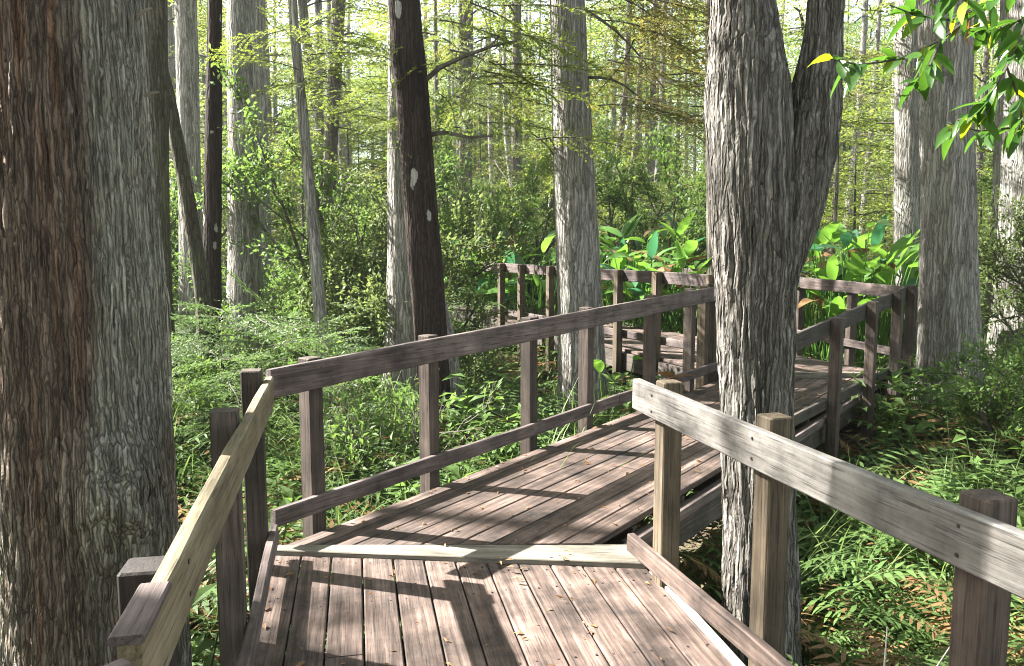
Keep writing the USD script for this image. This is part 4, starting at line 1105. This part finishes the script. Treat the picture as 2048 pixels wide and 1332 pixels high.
# ------------------------------------------------------------------ the branch that hangs in at the upper right
ro = np.random.default_rng(1100)
OD = 2.7
ob_org = at(2150, -160, OD)
br = thing('overhanging_branch', 'leafy branch hanging into the upper right corner, a few leaves reddening', 'branch', ob_org)
m = MB()
stems = [[(2150, -160), (2060, -60), (1960, 20), (1880, 80), (1800, 118), (1720, 130), (1660, 118)], [(1990, 0), (1900, 40), (1830, 30), (1780, 10)], [(2080, -40), (2040, 80), (2000, 160), (1960, 225), (1915, 240)],
         [(1880, 80), (1860, 130), (1830, 165)], [(2120, -100), (2090, 60), (2060, 200), (2030, 270)], [(2000, 100), (2035, 190), (2048, 250)], [(1960, 20), (1900, -20), (1850, -40)], [(2100, 60), (2040, 40), (1990, 60), (1940, 55)], [(2090, 230), (2030, 255), (1960, 262), (1900, 250)], [(2150, -50), (2080, 20), (2040, 110)]]
LP = []
for i, s in enumerate(stems):
    P = np.array([at(x, y, OD + .25 * math.sin(i * 1.7 + j * .6) * (j > 0)) for j, (x, y) in enumerate(s)]) - ob_org
    tube(m, P, np.linspace(.009 if i == 0 else .005, .002, len(P)), 5)
    for j in range(1, len(P)):
        for q in range(8 if i else 8):
            u = ro.uniform(0, 1); LP.append((P[j - 1] + (P[j] - P[j - 1]) * u, P[j] - P[j - 1]))
obj('stem', m, M_TWIG, br)
for k, (o, dr) in enumerate(LP):
    dr = dr / np.linalg.norm(dr)
    d = dr * .6 + np.array([ro.normal(0, .6), ro.normal(0, .5), ro.normal(-.35, .4)])
    L_ = ro.uniform(.06, .13)
    b = blade(L_, L_ * ro.uniform(.3, .4), ro.uniform(.2, .7), 5, .3, .75)
    obj('leaf', MB().addx(b, basis(d, ro.uniform(-.7, .7)), o), M_OVER_RED if k in (17, 18, 30) else M_OVER_YELLOW if k % 9 == 0 else M_OVER, br, smooth=True)

# fallen leaves and needles on the boards
rk = np.random.default_rng(1300)
for nm, fr_, zf, x1_, ya, yb, n_l in (('on the near deck', w1, lambda y: .004, c2l[0], -3.2, -.05, 260), ('on the middle deck', w2, lambda y: Z2 + SL2 * y + .004, W2, .4, yB - .2, 260), ('on the far deck', w3, lambda y: Z3 + SL3 * y + .004, W3, .6, 9, 160)):
    P, D = [], []
    for _ in range(n_l):
        y = rk.uniform(ya, yb); x = x1_ * (rk.beta(.5, .5) if rk.uniform() < .6 else rk.uniform()); w = fr_((min(max(x, .03), x1_ - .03), y)); P.append((w[0], w[1], zf(y) + rk.uniform(0, .006))); a = rk.uniform(0, 6.28); D.append((math.cos(a), math.sin(a), rk.normal(0, .12)))
    m = MB(); scatter(m, LEAF4, np.array(P), np.array(D), rk.uniform(.012, .05, n_l), rk)
    tag(obj('fallen_leaves', m, M_FERN_DEAD), 'dry fallen leaves scattered ' + nm, 'leaves', kind='stuff')

# dead twigs below the right railing
rd = np.random.default_rng(1200)
for i, (px, py, dep) in enumerate(((1800, 1210, 2.9), (1850, 1180, 3.1), (1770, 1110, 3.4))):
    o = at(px, py, dep); g = float(ground_z(o[0], o[1])); t = thing('dead_twig', ['forked pale dead twig below the silvery railing', 'second pale dead twig, right of the forked one', 'thin curved dead twig under the railing nearer the forked tree'][i], 'twig', (o[0], o[1], g))
    m = MB()
    for s in range(3):
        a = rd.uniform(0, 6.28); e = np.array([math.cos(a) * .3, math.sin(a) * .2, rd.uniform(.4, .62)])
        tube(m, [(0, 0, -.05), e * .4 + rd.normal(0, .03, 3), e], [.009, .007, .003], 5)
    obj('stem', m, M_TWIG_PALE, t)

# ------------------------------------------------------------------ air
m = trimesh.creation.box((420, 420, 24)); m.apply_translation((0, 12, 24 / 2 - 3.2))
tag(obj('haze', (m.vertices, m.faces), usdkit.material(stage, '/World/Looks/haze', {'v': ('principled_volume', {'color': (.95, .97, .92), 'density': .00035, 'anisotropy': .3})}, [], volume='v.volume')), 'thin bright haze between the trees', 'haze', kind='stuff')
